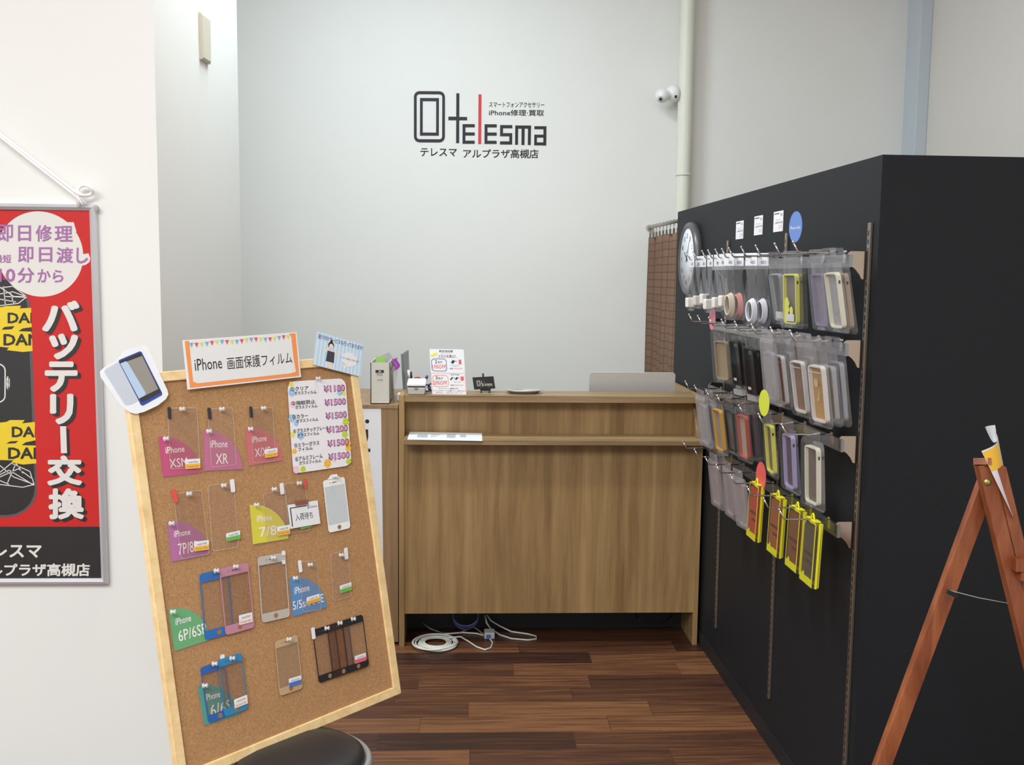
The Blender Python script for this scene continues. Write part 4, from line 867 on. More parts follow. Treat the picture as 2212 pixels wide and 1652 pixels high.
# ------------------------------------------------------------------ curtain
sA = cs(1405, 487, 0); rod0 = cp(LC+.001, -.012, cs(1463, 476, 0)[1]); rod1 = V((cp(2.8, -.012, 0).x, YB, rod0.z+.003))
CU = T('curtain_rod', 'grey curtain rod between black cabinet and back wall', 'rod', (rod0+rod1)/2)
CU.part('rod', MB().tube([rod0, rod1], .008, 12), STEEL)
CU.part('wall_socket', MB().tube([rod1+V((0, -.02, 0)), rod1+V((0, -.0005, 0))], .014, 14), mat('beige_socket', (200, 185, 165), .5))
def cur_mat():
    m, nt, b = newmat('brown_checked_cloth'); L = nt.links.new
    tc = N(nt, 'ShaderNodeTexCoord'); br = N(nt, 'ShaderNodeTexBrick'); br.offset = 0; br.inputs['Scale'].default_value = 1
    br.inputs['Brick Width'].default_value = .045; br.inputs['Row Height'].default_value = .036; br.inputs['Mortar Size'].default_value = .0022; br.inputs['Mortar Smooth'].default_value = .4
    br.inputs['Color1'].default_value = lin((124, 97, 80))+(1,); br.inputs['Color2'].default_value = lin((120, 91, 72))+(1,); br.inputs['Mortar'].default_value = lin((92, 70, 58))+(1,)
    L(tc.outputs['UV'], br.inputs['Vector']); L(br.outputs['Color'], b.inputs['Base Color']); b.inputs['Roughness'].default_value = .9
    bp = N(nt, 'ShaderNodeBump'); bp.invert = True; bp.inputs['Strength'].default_value = .5; bp.inputs['Distance'].default_value = .004; L(br.outputs['Fac'], bp.inputs['Height']); L(bp.outputs[0], b.inputs['Normal'])
    return m
cz = rod0.z-.05; x_c = rod0.x
def cf(u, v):
    y = rod0.y+.02+(rod1.y-rod0.y-.03)*u
    wv_ = .017*math.sin(u*2*math.pi*5.2+.4*math.sin(2.2*v+u*3))*(1-.25*v)+.008*math.sin(u*11+2*v)
    return V((x_c+wv_-.012*v+(.02*v*(u-.5)), y+.01*math.sin(6*v)*u, cz-v*(cz-.12)))
cm = MB().grid(cf, 90, 40)
cu = T('curtain', 'brown checked fabric curtain hanging by back wall behind cabinet', 'curtain', (x_c, (rod0.y+rod1.y)/2, .12))
cl = cu.part('cloth', cm, cur_mat())
uvl = cl.data.uv_layers.new(name='cloth')
for p in cl.data.polygons:
    for li in p.loop_indices:
        vi = cl.data.loops[li].vertex_index; i = vi % 91; j = vi//91; uvl.data[li].uv = (i/90*.95, j/40*1.56)
md = cl.modifiers.new('thickness', 'SOLIDIFY'); md.thickness = .0015
for i in range(9):
    c0 = rod0+(rod1-rod0)*((i+.6)/9.2)
    t = cu.part('ring', MB().tube([c0+V((.011*math.sin(a)*.4, .004*math.sin(a), -.002+.0125*math.cos(a))) for a in (2*math.pi*k/16 for k in range(16))], .0013, 6, True).tube([c0+V((0, 0, -.0145)), c0+V((0, 0, -.03))], .0015, 6).box(c0+V((-.004, -.004, -.053)), c0+V((.004, .004, -.03))), STEEL)

# ------------------------------------------------------------------ chair under the cork board
sc = V((-.356, 2.105, .436))
CH = T('round_stool_chair', 'round black padded seat with grey rim holding the cork board', 'chair', (sc.x, sc.y, 0))
Xs = Matrix.Translation((sc.x, sc.y, 0))
LEA = mat('black_leatherette', (38, 38, 42), .42, bump=.15, bscale=160); GRYM = mat('grey_metal_rim', (158, 156, 158), .4, .25)
CH.part('seat', MB().lathe([(0, .436), (.09, .435), (.125, .43), (.139, .42), (.143, .408), (.141, .39), (0, .39)], Xs, 56), LEA)
CH.part('seat_rim', MB().lathe([(.142, .408), (.149, .414), (.156, .409), (.159, .398), (.156, .386), (.148, .382), (.142, .386)], Xs, 56), GRYM)
# board frame vectors
EXb = V((.70343039, .71054931, .01747489)); EYb = V((-.14050592, .11491324, .98338855)); NB = V((.69673795, -.69420071, .18066985)); BC = V((-.4265828, 2.23473566, .84230357)); BW, BH = .59793, .84
NB = EXb.cross(EYb).normalized()
hor = V((NB.x, NB.y, 0)).normalized(); sid = V((-hor.y, hor.x, 0))
for sx, sy in ((-1, -1), (1, -1), (1, 1), (-1, 1)):
    a = sc+hor*.105*sx+sid*.105*sy+V((0, 0, -.05)); b = sc+hor*.15*sx+sid*.15*sy; b.z = 0
    l_ = CH.part('leg', MB().tube([a, b+V((0, 0, .012))], .011, 12), GRYM); CH.part('rubber_foot', MB().tube([b+V((0, 0, .0005)), b+V((0, 0, .025))], .0135, 12), BLACK, l_)
bb = [BC - NB*.024 + EXb*sx*.09 for sx in (-1, 1)]
hp = []
for p, sy in zip(bb, (-1, 1)):
    lowp = sc - hor*.12 + sid*.09*sy + V((0, 0, -.04)); topp = p + EYb*-.02 - NB*.012
    midp = lowp*.3+topp*.7-hor*.03
    CH.part('back_post', MB().tube([lowp, lowp-hor*.06+V((0, 0, .03)), midp, topp], .0095, 12), GRYM); hp.append(topp)
mdp = (hp[0]+hp[1])/2
CH.part('back_pad', MB().prism([mdp+EXb*x+EYb*y for x, y in ((-.13, -.05), (.13, -.05), (.13, .06), (-.13, .06))], NB*.017), LEA, bevel=.006)

# ------------------------------------------------------------------ cork board
dB = NB.dot(BC)
def bp_(x, y, h=0): return hit(x, y, NB, dB+h)
CB = T('cork_board', 'large pine framed cork board of screen films leaning on stool', 'notice board', BC-EYb*BH/2)
def bl(u, v, h): return BC+EXb*u+EYb*v+NB*h
fwd = .021
def brail(a, b, c, d_): CB.part('frame_rail', MB().prism([bl(u, v, -.013) for u, v in (a, b, c, d_)], NB*.018), PINE, bevel=.0015)
w2, h2 = BW/2, BH/2
brail((-w2, -h2), (w2, -h2), (w2-fwd, -h2+fwd), (-w2+fwd, -h2+fwd)); brail((-w2, h2), (w2, h2), (w2-fwd, h2-fwd), (-w2+fwd, h2-fwd))
brail((-w2, -h2), (-w2, h2), (-w2+fwd, h2-fwd), (-w2+fwd, -h2+fwd)); brail((w2, -h2), (w2, h2), (w2-fwd, h2-fwd), (w2-fwd, -h2+fwd))
def cork_mat():
    m, nt, b = newmat('cork_sheet'); L = nt.links.new
    tc = N(nt, 'ShaderNodeTexCoord'); n1 = N(nt, 'ShaderNodeTexNoise'); n1.inputs['Scale'].default_value = 260; n1.inputs['Detail'].default_value = 4
    vo = N(nt, 'ShaderNodeTexVoronoi'); vo.inputs['Scale'].default_value = 230; L(tc.outputs['Object'], n1.inputs[0]); L(tc.outputs['Object'], vo.inputs[0])
    r = ramp(nt, [(.25, (140, 102, 66)), (.5, (176, 132, 88)), (.8, (194, 152, 108))]); L(n1.outputs['Fac'], r.inputs[0])
    r2 = ramp(nt, [(.0, (180, 140, 96)), (.6, (160, 118, 78)), (1, (200, 160, 114))]); L(vo.outputs['Color'], r2.inputs[0])
    mx = N(nt, 'ShaderNodeMix', data_type='RGBA'); mx.inputs[0].default_value = .4; L(r.outputs[0], mx.inputs[6]); L(r2.outputs[0], mx.inputs[7]); L(mx.outputs[2], b.inputs['Base Color'])
    b.inputs['Roughness'].default_value = .85
    bpn = N(nt, 'ShaderNodeBump'); bpn.inputs['Strength'].default_value = .25; bpn.inputs['Distance'].default_value = .001; L(n1.outputs['Fac'], bpn.inputs['Height']); L(bpn.outputs[0], b.inputs['Normal'])
    return m
CB.part('cork_sheet', MB().prism([bl(u, v, -.006) for u, v in ((-w2+fwd, -h2+fwd), (w2-fwd, -h2+fwd), (w2-fwd, h2-fwd), (-w2+fwd, h2-fwd))], NB*.006), cork_mat())
CB.part('backing', MB().prism([bl(u, v, -.012) for u, v in ((-w2+.004, -h2+.004), (w2-.004, -h2+.004), (w2-.004, h2-.004), (-w2+.004, h2-.004))], NB*.004), mat('hardboard', (120, 90, 62), .8))
def bf(tl, tr, bl_, h): return Fr(bp_(*tl, h), bp_(*tr, h), bp_(*bl_, h), NB)
# push pins
def pin_mb():
    return MB().lathe([(0, .011), (.0042, .0105), (.0048, .009), (.0042, .0075), (.0026, .0068), (.0026, .004), (.0052, .003), (.0055, .0015), (.0045, 0), (0, 0)], None, 16)
pin0 = None
def pin(x, y, what, h=.002):
    global pin0
    X = Matrix((EXb, EYb, NB)).transposed().to_4x4(); X = X @ Matrix.Rotation(R(70), 4, 'X') @ Matrix.Rotation(R(20), 4, 'Y'); 
    X = Matrix((EXb, EYb, NB)).transposed().to_4x4() @ Matrix.Rotation(R(35), 4, 'Y'); X.translation = bp_(x, y, h)
    lb_ = 'clear push pin holding '+what
    if pin0 is None:
        t = T('push_pin', lb_, 'push pin', group='clear push pins on the cork board', X=X); t.part('pin_head', pin_mb(), PINM)
        t.part('needle', MB().tube([(0, 0, -.0018), (0, 0, .002)], .0006, 6), CHROME); pin0 = t.o
    else:
        r = pin0.copy(); COL.objects.link(r); r.matrix_world = X; r['label'] = lb_
        for ch in pin0.children: c2 = ch.copy(); COL.objects.link(c2); c2.parent = r
# quarter circle cards
def fan(tl, bl_, br, col, name, label, t1, t2, h=.0012, b1=(.2, .26, .7, .44), b2=(.28, .52, .7, .82), covered=False):
    a = bp_(*tl, h); b = bp_(*bl_, h); c = bp_(*br, h); f = Fr(a, a+(c-b), b, NB)
    t = T('quarter_circle_card', label, 'card', (a+b+c)/3, 'quarter circle model cards')
    arc = [(math.sin(R(x)), 1-math.cos(R(x))) for x in range(0, 91, 6)]
    cd_ = t.part('card', MB().prism(f.poly([(0, 1)]+arc, 0), NB*.0005), mat('card_'+name, col, .35, var=.03))
    arc2 = [(1.035*math.sin(R(x)), 1-1.035*math.cos(R(x))) for x in range(0, 91, 6)]
    t.part('laminate', MB().face(f.poly([(-.03, 1.03)]+[(-.03, -.035)]+arc2+[(1.035, 1.03)], .0008)), clear('laminate_film', (252, 252, 252), (235, 225, 225), .05, .03, .06))
    t.part('lettering', MB().text('iPhone', f, *b1, .0007, .012).text(t2, f, *b2, .0007, .006), mat('white_marker', (242, 236, 236), .5), cd_)
    return f
fan((341.4, 942.4), (351.9, 1030.4), (435.6, 1020.2), (200, 62, 118), 'magenta', 'magenta quarter circle card marked XSM at left of board', 0, 'XSM', b1=(.14, .28, .62, .44), b2=(.2, .58, .66, .8))
fan((438.8, 927.6), (441.2, 1016.9), (523.4, 1012.6), (206, 108, 152), 'pink', 'light pink quarter circle card marked XR', 0, 'XR', b1=(.17, .27, .62, .45), b2=(.3, .6, .62, .85))
fan((530, 923.6), (537.6, 1006), (610.6, 994), (212, 98, 108), 'coral', 'coral quarter circle card marked X beside the price list', 0, 'X/XS', b1=(.15, .26, .58, .42), b2=(.2, .58, .66, .8))
fan((362, 1127), (370.2, 1213.5), (452.6, 1197.8), (180, 98, 160), 'purple', 'purple quarter circle card marked 7P at left', 0, '7P/8P', b1=(.13, .25, .55, .41), b2=(.2, .58, .72, .86))
fan((539, 1090.6), (546.3, 1175.6), (623, 1163), (232, 222, 44), 'yellow', 'yellow quarter circle card marked 7/8 in middle', 0, '7/8', b1=(.16, .3, .58, .46), b2=(.2, .6, .68, .85))
fan((624.8, 1248.5), (632.7, 1331.4), (704.8, 1311.3), (78, 146, 208), 'blue', 'sky blue quarter circle card marked 5/5s', 0, '5/5s/5c/SE', b1=(.1, .27, .55, .45), b2=(.02, .62, .94, .84))
fan((363.4, 1316), (376.9, 1406.3), (455.7, 1380.9), (92, 172, 112), 'green', 'green quarter circle card marked 6P at lower left', 0, '6P/6SP', b1=(.13, .26, .55, .42), b2=(.15, .56, .92, .82))
fan((427, 1481.3), (441.7, 1566.5), (517, 1543), (58, 152, 142), 'teal', 'teal quarter circle card marked 6/6s at bottom left', 0, '6/6S', b1=(.14, .26, .56, .42), b2=(.22, .55, .82, .84))
FG = 'sample screen films on the cork board'
def sticker(t, q4, top, bot, h, body='model 6/6s'):
    f = bf(q4[0], q4[1], q4[2], h)
    s_ = t.part('sticker', MB().prism(f.rr(0, 0, 1, 1, .002, 0, 3, (1, 0, 0, 1)), NB*.0003), PAPER)
    t.part('sticker_band', MB().face(f.q(0, .5, 1, 1, .0005)), bot, s_)
    t.part('sticker_print', MB().text(body, f, .2, .2, .85, .42, .0006).text('Screen film', f, .1, .65, .9, .85, .0006), INKG, s_)
SOR = mat('sticker_orange', (240, 180, 60), .5); SGR = mat('sticker_green', (110, 190, 80), .5); SBL = mat('sticker_blue', (72, 112, 200), .5); SPK = mat('sticker_pink', (228, 96, 122), .5); SLP = mat('sticker_peach', (242, 214, 204), .5)
def tabm(t, q4, m_, h, nm='pull_tab'):
    f = bf(*q4, h); t.part(nm, MB().prism(f.rr(0, 0, 1, 1, .0025), NB*.0003), m_)
def cfilm(tl, tr, bl_, label, h=.003, tab=None, tabmat=None, stick=None, m_=FILM):
    f = bf(tl, tr, bl_, h); t = T('clear_screen_film', label, 'screen film', f(.5, .5), FG)
    t.part('film', MB().face(f.rr(0, 0, 1, 1, .006, .0003)), m_)
    t.part('film_edge', MB().ring(f.rr(0, 0, 1, 1, .006, .0005), f.rr(.016, .008, .984, .992, .006, .0005), NB*.0002), clear('film_edge_glint', (255, 255, 255), (225, 215, 205), .3, .1, .1))
    if tab: tabm(t, tab, tabmat or PAPER, h+.0008)
    if stick: sticker(t, *stick)
    return t
TABK = mat('black_tab_print', (50, 46, 52), .5); TABR = mat('red_tab_print', (222, 80, 74), .5)
cfilm((361, 881), (425.5, 879.5), (368, 1014), 'clear film over the magenta card', tab=((361.5, 879), (369, 879), (363, 905)), tabmat=TABK, stick=(((399.5, 992), (432, 990), (400.3, 1013)), 0, SOR, .005, 'model X/Max'))
cfilm((448, 883), (503, 879.5), (456, 1010), 'clear film over the light pink card', tab=((447.5, 881), (455, 880), (450, 906)), tabmat=TABK)
cfilm((539.8, 881), (589, 878.5), (546, 1000), 'clear film over the coral card', tab=((538, 878), (545, 878), (540, 902)), tabmat=TABK, stick=(((571.5, 971), (599, 967), (572.5, 989)), 0, SOR, .005, 'model X/XS'))
cfilm((373.5, 1066), (435.5, 1057.5), (391, 1208), 'shiny clear film with red tab over the purple card', tab=((369.5, 1057.5), (379.5, 1055.5), (375.5, 1086)), tabmat=TABR, m_=GLASSY, stick=(((419, 1170), (451, 1166), (419.5, 1191)), 0, SOR, .005, 'model 7P/8P'))
cfilm((448, 1048), (505, 1041), (459, 1191), 'clear film with green sticker beside the purple card', tab=((496, 1036), (505.5, 1034), (499, 1064)), stick=(((488, 1152), (518, 1145.5), (489.5, 1169.5)), 0, SGR, .005, 'model 7P/8P'))
cfilm((568, 1066), (617, 1056), (576, 1168), 'clear film with white tab over the yellow card', tab=((603.5, 1044), (612, 1042), (606, 1068.5)), stick=(((598.5, 1137.5), (625.5, 1133), (599.5, 1157.5)), 0, SOR, .005, 'model 7/8'))
cfilm((613, 1044), (659, 1039), (624, 1152), 'clear film half hidden behind the white stock note', tab=((656, 1034), (661, 1033), (657.5, 1056)), tabmat=TABR, stick=(((648, 1120), (671.5, 1115), (649.5, 1143)), 0, SGR, .0036, 'model 7/8'))
cfilm((644, 1213), (684.6, 1210), (654, 1322), 'clear film with white tab over the sky blue card', tab=((643, 1211), (650.5, 1209), (646, 1237)), stick=(((662, 1290.5), (689.5, 1282), (664, 1305.5)), 0, SOR, .005, 'model 5/5s'))
cfilm((713, 1195), (752, 1187), (719.5, 1298), 'small clear film with green sticker at right of board', tab=((742.5, 1184), (750.5, 1182), (744.5, 1209)), stick=(((733.5, 1265), (758.5, 1257), (735, 1281.5)), 0, SGR, .005, 'model 5/5s'))
def ffilm(tl, tr, bl_, col, label, h, rim=.035, topb=.135, botb=.135, stick=None, tabs=(), glass=GLASSY, alpha=None, name='framed_screen_film', hole=True):
    f = bf(tl, tr, bl_, h); t = T(name, label, 'screen film', f(.5, .5), FG)
    m_ = mat('film_border_%d_%d_%d' % col, col, .3, var=.02) if alpha is None else alpha
    fm = MB().ring(f.rr(0, 0, 1, 1, .007), f.rr(rim, topb, 1-rim, 1-botb, .0012), NB*.0006)
    t.part('border', fm, m_)
    t.part('glass', MB().face(f.rr(rim, topb, 1-rim, 1-botb, .0012, .0004)), glass)
    if hole:
        t.part('button_hole', MB().face(f.el(.5, 1-botb/2, .0052, .0009, 20)), mat('cork_through_hole', (150, 112, 74), .8))
        t.part('speaker_slot', MB().face(f.q(.4, topb*.45, .6, topb*.55, .0009)).face(f.el(.3, topb*.5, .0012, .0009, 10)), mat('slot_dark', (90, 80, 84), .5))
    for q4 in tabs: tabm(t, q4, PAPER, h+.0012)
    if stick: sticker(t, *stick)
    return f
# white film with hang bump
f = ffilm((697, 1038), (744, 1029.5), (710, 1151), (236, 236, 234), 'white bordered film with grey screen beside the stock note', .003, glass=mat('pale_grey_screen', (198, 203, 208), .3))
o_ = [o for o in bpy.data.objects if o.get('label', '').startswith('white bordered film')][0]
MB().prism(f.poly([(.18, .01), (.3, -.04), (.38, -.08), (.62, -.08), (.72, -.035), (.84, .01)], 0), NB*.0006).build('hang_bump', bpy.data.materials['film_border_236_236_234'], o_, f(.5, .5))
ffilm((555.8, 1203), (616, 1192.5), (566, 1345.5), (186, 178, 170), 'silver bordered screen film in middle of board', .003, tabs=(((608, 1190), (615.5, 1188.5), (609.5, 1200)), ((608.5, 1210), (615.5, 1208.5), (609.5, 1219))))
ffilm((430.3, 1239.8), (492.5, 1226), (443, 1383.4), (38, 104, 176), 'blue bordered film beneath the rose pink one', .003)
ffilm((473, 1228.3), (535.8, 1214.3), (487.5, 1372), (188, 130, 152), 'rose pink bordered film over the blue one', .0044, stick=(((515.5, 1329), (544.5, 1322), (517, 1350)), 0, SLP, .0062, 'model 6P/6SP'))
ffilm((432, 1442), (483.6, 1425), (450.6, 1562.6), (36, 92, 172), 'deep blue bordered film over the teal card', .003, tabs=(((475, 1415), (484.5, 1412), (478, 1440)),))
ffilm((470.2, 1425.4), (521.8, 1408.8), (485, 1549), (40, 128, 178), 'teal blue bordered film at bottom left of board', .0044, stick=(((505, 1511), (533.5, 1500), (507, 1530)), 0, SLP, .0062))
ffilm((593, 1385), (642.7, 1370), (604.3, 1503.5), (190, 160, 124), 'champagne gold film near bottom of board', .003, rim=.03, glass=clear('gold_film_glass', (240, 232, 222), (200, 176, 146), .3, .08, .1), stick=(((623.5, 1466), (650.5, 1458), (624.5, 1484)), 0, SBL, .0052))
ffilm((674, 1360.7), (723, 1345.5), (688.9, 1475.8), (24, 22, 30), 'leftmost of three overlapping black bordered films', .003, tabs=(((671.5, 1356), (679, 1354), (674.5, 1381)),))
ffilm((705.5, 1351), (752, 1336.5), (719.5, 1465.5), (42, 24, 26), 'middle of three overlapping black bordered films', .0042, glass=clear('brown_film_glass', (228, 214, 208), (120, 92, 80), .12, .08, .06))
ffilm((738, 1340.5), (783, 1326.5), (752.5, 1454), (20, 20, 26), 'rightmost of three overlapping black bordered films', .0054, stick=(((766, 1417), (789.5, 1409.5), (767.5, 1433.5)), 0, SPK, .0072))
# stock note
f = bf((620.8, 1090.6), (685.7, 1080.5), (627, 1142), .006)
t = T('stock_note', 'white handwritten stock note on the cork board', 'note', f(.5, .5))
nb = t.part('note_card', MB().prism(f.q(0, 0, 1, 1), NB*.0006), PAPER)
t.part('black_bracket', MB().face(f.q(.06, .13, .09, .93, .0009)).face(f.q(.06, .13, .62, .165, .0009)), INK, nb)
t.part('note_lettering', MB().text('入荷待ち', f, .2, .42, .78, .72, .0009, 0), INK, nb)
t.part('note_logo', MB().text('telesma', f, .72, .17, .96, .27, .0009).ring(f.q(.64, .12, .69, .28, .0009), f.q(.655, .15, .675, .25, .0009), NB*.0001), INKG, nb)
t.part('paper_clip', MB().prism(f.rr(.24, -.1, .66, .09, .003, .001), NB*.002), mat('brown_red_clip', (138, 84, 70), .5))
# price list
f = bf((620.3, 824.5), (745.8, 816.5), (633.6, 1023), .003)
t = T('price_list', 'white rounded price list sheet with flower border on cork board', 'price list', f(.5, .5))
ps = t.part('sheet', MB().prism(f.rr(0, 0, 1, 1, .02, 0, 8), NB*.0008), mat('price_sheet', (234, 230, 236), .35, var=.02, scale=8))
PB = mat('flower_blue', (170, 205, 235), .5); PY_ = mat('flower_yellow', (240, 226, 110), .5); PG = mat('flower_green', (196, 216, 70), .5); PO = mat('flower_orange', (244, 190, 80), .5); PP = mat('flower_pink', (240, 196, 214), .5)
def flower(mb, u, v, r):
    for k in range(5): a = R(72*k+20); mb.face(f.el(u+r*.5/f.w*math.cos(a), v+r*.5/f.h*math.sin(a), r*.4, .001, 12))
    mb.face(f.el(u, v, r*.3, .0011, 10)); return mb
for col_, spots in ((PB, ((.06, .12, .012), (.88, .16, .01), (.04, .4, .012), (.1, .46, .008), (.16, .6, .012))), (PY_, ((.95, .17, .008), (.03, .58, .008), (.06, .03, .008))),
                    (PG, ((.95, .5, .012), (.92, .64, .011), (.95, .95, .009), (.16, .965, .009))), (PO, ((.58, .94, .013), (.95, .74, .012), (.04, .76, .008), (.96, .8, .01)))):
    for sp_ in spots: t.part('flower', flower(MB(), *sp_), col_, ps)
for u_, v_, r_ in ((.06, .25, .008), (.05, .96, .009), (.7, .92, .004), (.93, .09, .006)): t.part('pink_dot', MB().face(f.el(u_, v_, r_, .001)), PP, ps)
rows = [('①クリア', 'ガラスフィルム', '¥1180', .06, .3), ('②指紋防止', 'ガラスフィルム', '¥1500', .215, .4), ('③カラー', 'ガラスフィルム', '¥1500', .365, .26), ('④プラスチックフレーム', 'ガラスフィルム', '¥1200', .52, .6), ('⑤ミラーガラス', 'フィルム', '¥1500', .675, .42), ('⑥アルミフレーム', 'ガラスフィルム', '¥1500', .825, .46)]
mb = MB(); pm = MB(); po = MB()
for a, b, c, v, wd in rows:
    mb.text(a, f, .04, v, .04+wd, v+.046, .0013, .015).text(b, f, .1, v+.052, .1+(.37 if len(b) > 5 else .24), v+.092, .0013, .015)
    po.text(c, f, .6, v+.01, .975, v+.088, .0012, .045); pm.text(c, f, .612, v+.018, .963, v+.08, .0014, .012)
t.part('list_lettering', mb, INK, ps); t.part('price_outline', po, mat('plum_outline', (92, 52, 104), .5), ps); t.part('price_figures', pm, mat('price_pink', (226, 150, 196), .5), ps)
# title card
f = bf((394, 735), (639.8, 717.5), (404.7, 841.6), .007)
t = T('title_card', 'white title card with bunting and orange border atop cork board', 'sign', f(.5, .5))
tb_ = t.part('card', MB().prism(f.q(0, 0, 1, 1), NB*.001), PAPER)
t.part('orange_border', MB().face(f.poly([(.015, .02), (.05, .02), (.05, .85), (.075, .88), (.95, .88), (.955, .84), (.93, .02), (.99, .02), (.985, .97), (.02, .97)], .0012)), mat('orange_border', (240, 148, 84), .45), tb_)
t.part('card_face', MB().face(f.rr(.05, .015, .945, .895, .012, .0014)), mat('greyish_white_sheet', (226, 226, 226), .25, var=.02), tb_)
bc = [mat('bunting_blue', (126, 172, 212), .5), mat('bunting_red', (222, 84, 112), .5), mat('bunting_lime', (214, 216, 96), .5)]
for i in range(21):
    u = .065+i*.0425; v = .06+.012*math.sin(i*.9); t.part('bunting_flag', MB().face(f.poly([(u-.018, v), (u+.018, v), (u, v+.1)], .0017)), bc[i % 3], tb_)
t.part('card_lettering', MB().text('iPhone', f, .075, .4, .3, .64, .0018, -.004).text('画面保護フィルム', f, .345, .42, .93, .68, .0018, -.004), INK, tb_)
# striped service card
f = bf((685, 715.4), (786, 744.2), (675.8, 787.5), .008)
t = T('service_card', 'pale blue striped card with woman drawing atop cork board', 'sign', f(.5, .5))
sbk = t.part('card', MB().prism(f.q(0, 0, 1, 1), NB*.0008), mat('pale_blue_card', (190, 214, 234), .4))
mb = MB()
for i in range(13): mb.face(f.q(.02+i*.076, .01, .05+i*.076, .99, .001))
t.part('white_stripes', mb, mat('stripe_white', (216, 230, 242), .4), sbk)
t.part('card_lettering', MB().text('貼り付けサービスも行っております!', f, .03, .06, .98, .2, .0013, .008), mat('card_blue_ink', (70, 90, 150), .5), sbk)
t.part('speech_bubble', MB().face(f.el(.72, .58, .0235, .0012, 28, .75)).face(f.poly([(.6, .7), (.7, .8), (.62, .92)], .0012)), PAPER, sbk)
t.part('bubble_print', MB().text('シワなく気泡なく貼ります', f, .52, .54, .93, .6, .0015), INKG, sbk)
t.part('drawn_hair', MB().face(f.el(.31, .3, .0085, .0012, 18)).face(f.el(.31, .18, .004, .0012, 12)), INK, sbk)
t.part('drawn_skin', MB().face(f.el(.315, .335, .0062, .0014, 18, 1.1)).face(f.poly([(.2, .52), (.22, .4), (.25, .4), (.26, .56)], .0012)).face(f.poly([(.4, .56), (.42, .44), (.45, .44), (.45, .58)], .0012)).face(f.q(.28, .78, .32, .97, .0012)).face(f.q(.34, .78, .38, .97, .0012)), mat('drawn_skin', (240, 214, 190), .5), sbk)
t.part('drawn_dress', MB().face(f.poly([(.25, .48), (.4, .48), (.41, .8), (.24, .8)], .0013)), mat('drawn_apron', (60, 62, 78), .5), sbk)
# phone cut-out card
pts = [(216, 802), (226, 792.5), (252, 779), (268, 758), (285, 752), (305, 746), (315, 747.5), (321, 756), (345, 808), (361, 842), (363.5, 852), (358, 862), (340, 876), (310, 890), (293, 894), (281, 891), (270, 884), (252, 866), (232, 836), (217, 814)]
t = T('phone_cutout', 'white die cut card picturing a blue phone at board corner', 'sign', bp_(290, 820, .007))
cb_ = t.part('card', MB().prism([bp_(x, y, .008) for x, y in pts], NB*.001), mat('cutout_white', (238, 240, 246), .35))
def cq(name, pts_, m_, h): t.part(name, MB().face([bp_(x, y, h) for x, y in pts_]), m_, cb_)
cq('film_picture', [(225, 802.5), (228, 797), (256, 781), (298, 865), (285, 873), (276, 875), (269, 873)], mat('film_grey_blue', (200, 206, 218), .35), .0093)
cq('phone_picture', [(256, 780), (258, 777), (302, 758.5), (306, 760), (350, 848), (350, 853), (309, 876), (304, 874)], mat('phone_blue', (52, 72, 160), .3), .0095)
cq('phone_face', [(257.5, 781), (303, 761), (348, 847), (306, 869)], mat('phone_dark', (52, 50, 54), .25), .0097)
cq('screen_picture', [(260, 786), (307, 768.5), (342, 840), (300, 861)], mat('screen_grey', (150, 146, 140), .25), .0099)
cq('film_on_screen', [(260, 785), (272, 780), (276, 783), (315, 849), (313, 854), (300, 861)], mat('screen_pale_blue', (182, 206, 232), .25), .0101)
# pins
for x, y, what in ((354, 948, 'the magenta card'), (447, 932, 'the light pink card'), (537, 927, 'the coral card'), (366, 1131, 'the purple card'), (550, 1091, 'the yellow card'), (634, 1249, 'the sky blue card'), (369, 1322, 'the green card'), (438, 1481, 'the teal card'),
                   (389, 884, 'the film over the magenta card'), (475, 884, 'the film over the light pink card'), (565, 882, 'the film over the coral card'), (404, 1067, 'the red tabbed film'), (479, 1049, 'the film beside the purple card'), (588, 1057, 'the film over the yellow card'), (642, 1044, 'the film behind the stock note'),
                   (720, 1029, 'the white bordered film'), (586, 1205, 'the silver bordered film'), (666, 1220, 'the film over the sky blue card'), (733, 1199, 'the small film at right'), (463, 1233, 'the blue bordered film'), (505, 1224, 'the rose pink film'), (459, 1434, 'the deep blue film'), (497, 1422, 'the teal blue film'),
                   (620, 1381, 'the champagne gold film'), (702, 1357, 'the leftmost black film'), (730, 1346, 'the middle black film'), (759, 1337, 'the rightmost black film'), (683, 818, 'the price list')):
    pin(x, y, what, .0065 if 'list' not in what else .004)

# ------------------------------------------------------------------ display easel at right
ye = 1.78
def e(x, y, Y): return hy(x, y, Y)
EA = T('display_easel', 'reddish wooden display easel in front of black cabinet', 'easel', (.95, ye, 0))
def ext(a, b): # run the line a-b down to the floor
    k = a.z/(a.z-b.z); return a+(b-a)*k
ta = e(2139, 1020, ye+.032); tb2 = e(1905, 1652, ye+.05); fl = ext(ta, tb2)
rl = EA.part('rear_leg', MB().beam(ta, fl+(ta-fl).normalized()*.003, .03, .018, (1, 0, 0)), MAHOG, bevel=.001)
fa = e(2124, 1000, ye); fb2 = e(2226, 1420, ye); ffl = ext(fa, fb2)
EA.part('front_leg', MB().beam(fa, ffl, .029, .02, (1, 0, 0)), MAHOG, bevel=.001)
ga = e(2149, 1010, ye+.0); gb = e(2254, 1420, ye+.0); ga.x += .004; EA.part('display_stile', MB().beam(ga, ext(ga, gb), .025, .02, (1, 0, 0)), MAHOG, bevel=.001)
EA.part('top_block', MB().beam(e(2122, 996, ye-.012), e(2126, 997, ye+.045), .03, .012, (1, 0, 0)), MAHOG)
b0 = e(2133, 1041, ye-.0102); X = V((0, -1, 0)).to_track_quat('Z', 'Y').to_matrix().to_4x4(); X.translation = b0
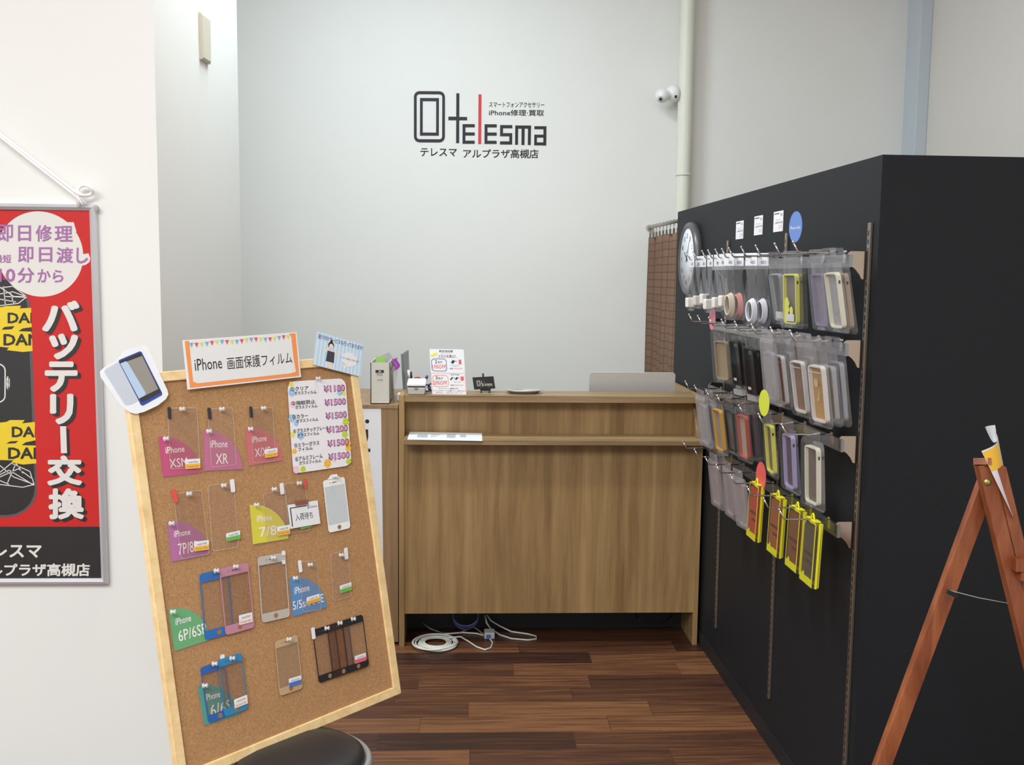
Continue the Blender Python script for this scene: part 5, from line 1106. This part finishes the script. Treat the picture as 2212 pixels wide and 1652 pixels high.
EA.part('brass_bolt', MB().lathe([(0, .004), (.004, .0035), (.0065, .0015), (.007, 0)], X, 20), mat('brass_bolt', (190, 185, 110), .3, .9))
l0 = e(2188, 1218, ye-.018); EA.part('tray_ledge', MB().box(l0+V((0, -.012, -.012)), l0+V((.11, .012, .012))).box(l0+V((.012, -.010, -.03)), l0+V((.11, .012, -.0125))), MAHOG, bevel=.001)
s0_ = e(2048, 1274, ye+.03); s1_ = e(2179, 1303, ye-.0)
EA.part('stay_string', MB().tube([s0_, (s0_+s1_)/2+V((0, 0, -.002)), s1_], .0009, 6), mat('grey_string', (150, 148, 140), .6))
EA.part('string_clip', MB().beam(s0_+V((-.012, -.02, .004)), s0_+V((.008, -.02, -.006)), .008, .006, (0, 0, 1)), BLACK)
# flyer on the easel
fc_ = [e(2126, 976, ye-.02), e(2188, 1118, ye-.02)]
tl_ = e(2145, 925, ye-.03); 
FL = T('curled_flyer', 'curled yellow and white flyer on top of wooden easel', 'flyer', fc_[0])
pA, pB = e(2120, 974, ye-.015), e(2190, 1120, ye-.025); pC = e(2140, 935, ye+.05); 
def fly(u, v):
    a = pA.lerp(pB, v)
    top = e(2147-4*v+46*v, 928+190*v, ye+.06)
    p = a.lerp(top, u); p += V((.012*math.sin(math.pi*u)*(1-v)*.6, -.02*math.sin(math.pi*u)*(1-v), 0)); return p
FL.part('sheet', MB().grid(fly, 10, 16), mat('flyer_sheet', (224, 222, 226), .45, var=.03))
n_ = (fly(.5, .5)-fly(.4, .5)).cross(fly(.5, .6)-fly(.5, .5)).normalized()
if n_.dot(EYE-fly(.5, .5)) < 0: n_ = -n_
def fgrid(u0, u1, v0, v1, h=.0008): return MB().grid(lambda u, v: fly(u0+(u1-u0)*u, v0+(v1-v0)*v)+n_*h, 4, 6)
FL.part('yellow_block', fgrid(.0, .5, .02, .3), mat('flyer_golden', (240, 186, 50), .45))
fr = Fr(fly(.45, .22)+n_*.0012, fly(.85, .22)+n_*.0012, fly(.45, .52)+n_*.0012, n_)
FL.part('blue_lettering', MB().text('修理', fr, .05, .05, .95, .45, 0, .02).text('買取', fr, .05, .52, .95, .95, 0, .02), mat('flyer_royal_blue', (88, 110, 180), .5))
FL.part('magenta_block', fgrid(.55, .9, .62, .78), mat('flyer_magenta', (190, 60, 150), .5))
FL.part('curled_corner', MB().grid(lambda u, v: e(2128+22*u+3*math.sin(3*v), 922+55*v-4*u, ye+.06).lerp(fly(.9, .1), v*.9)+V((0, .004*math.sin(3*u), 0)), 5, 5), mat('flyer_back', (190, 194, 196), .5))
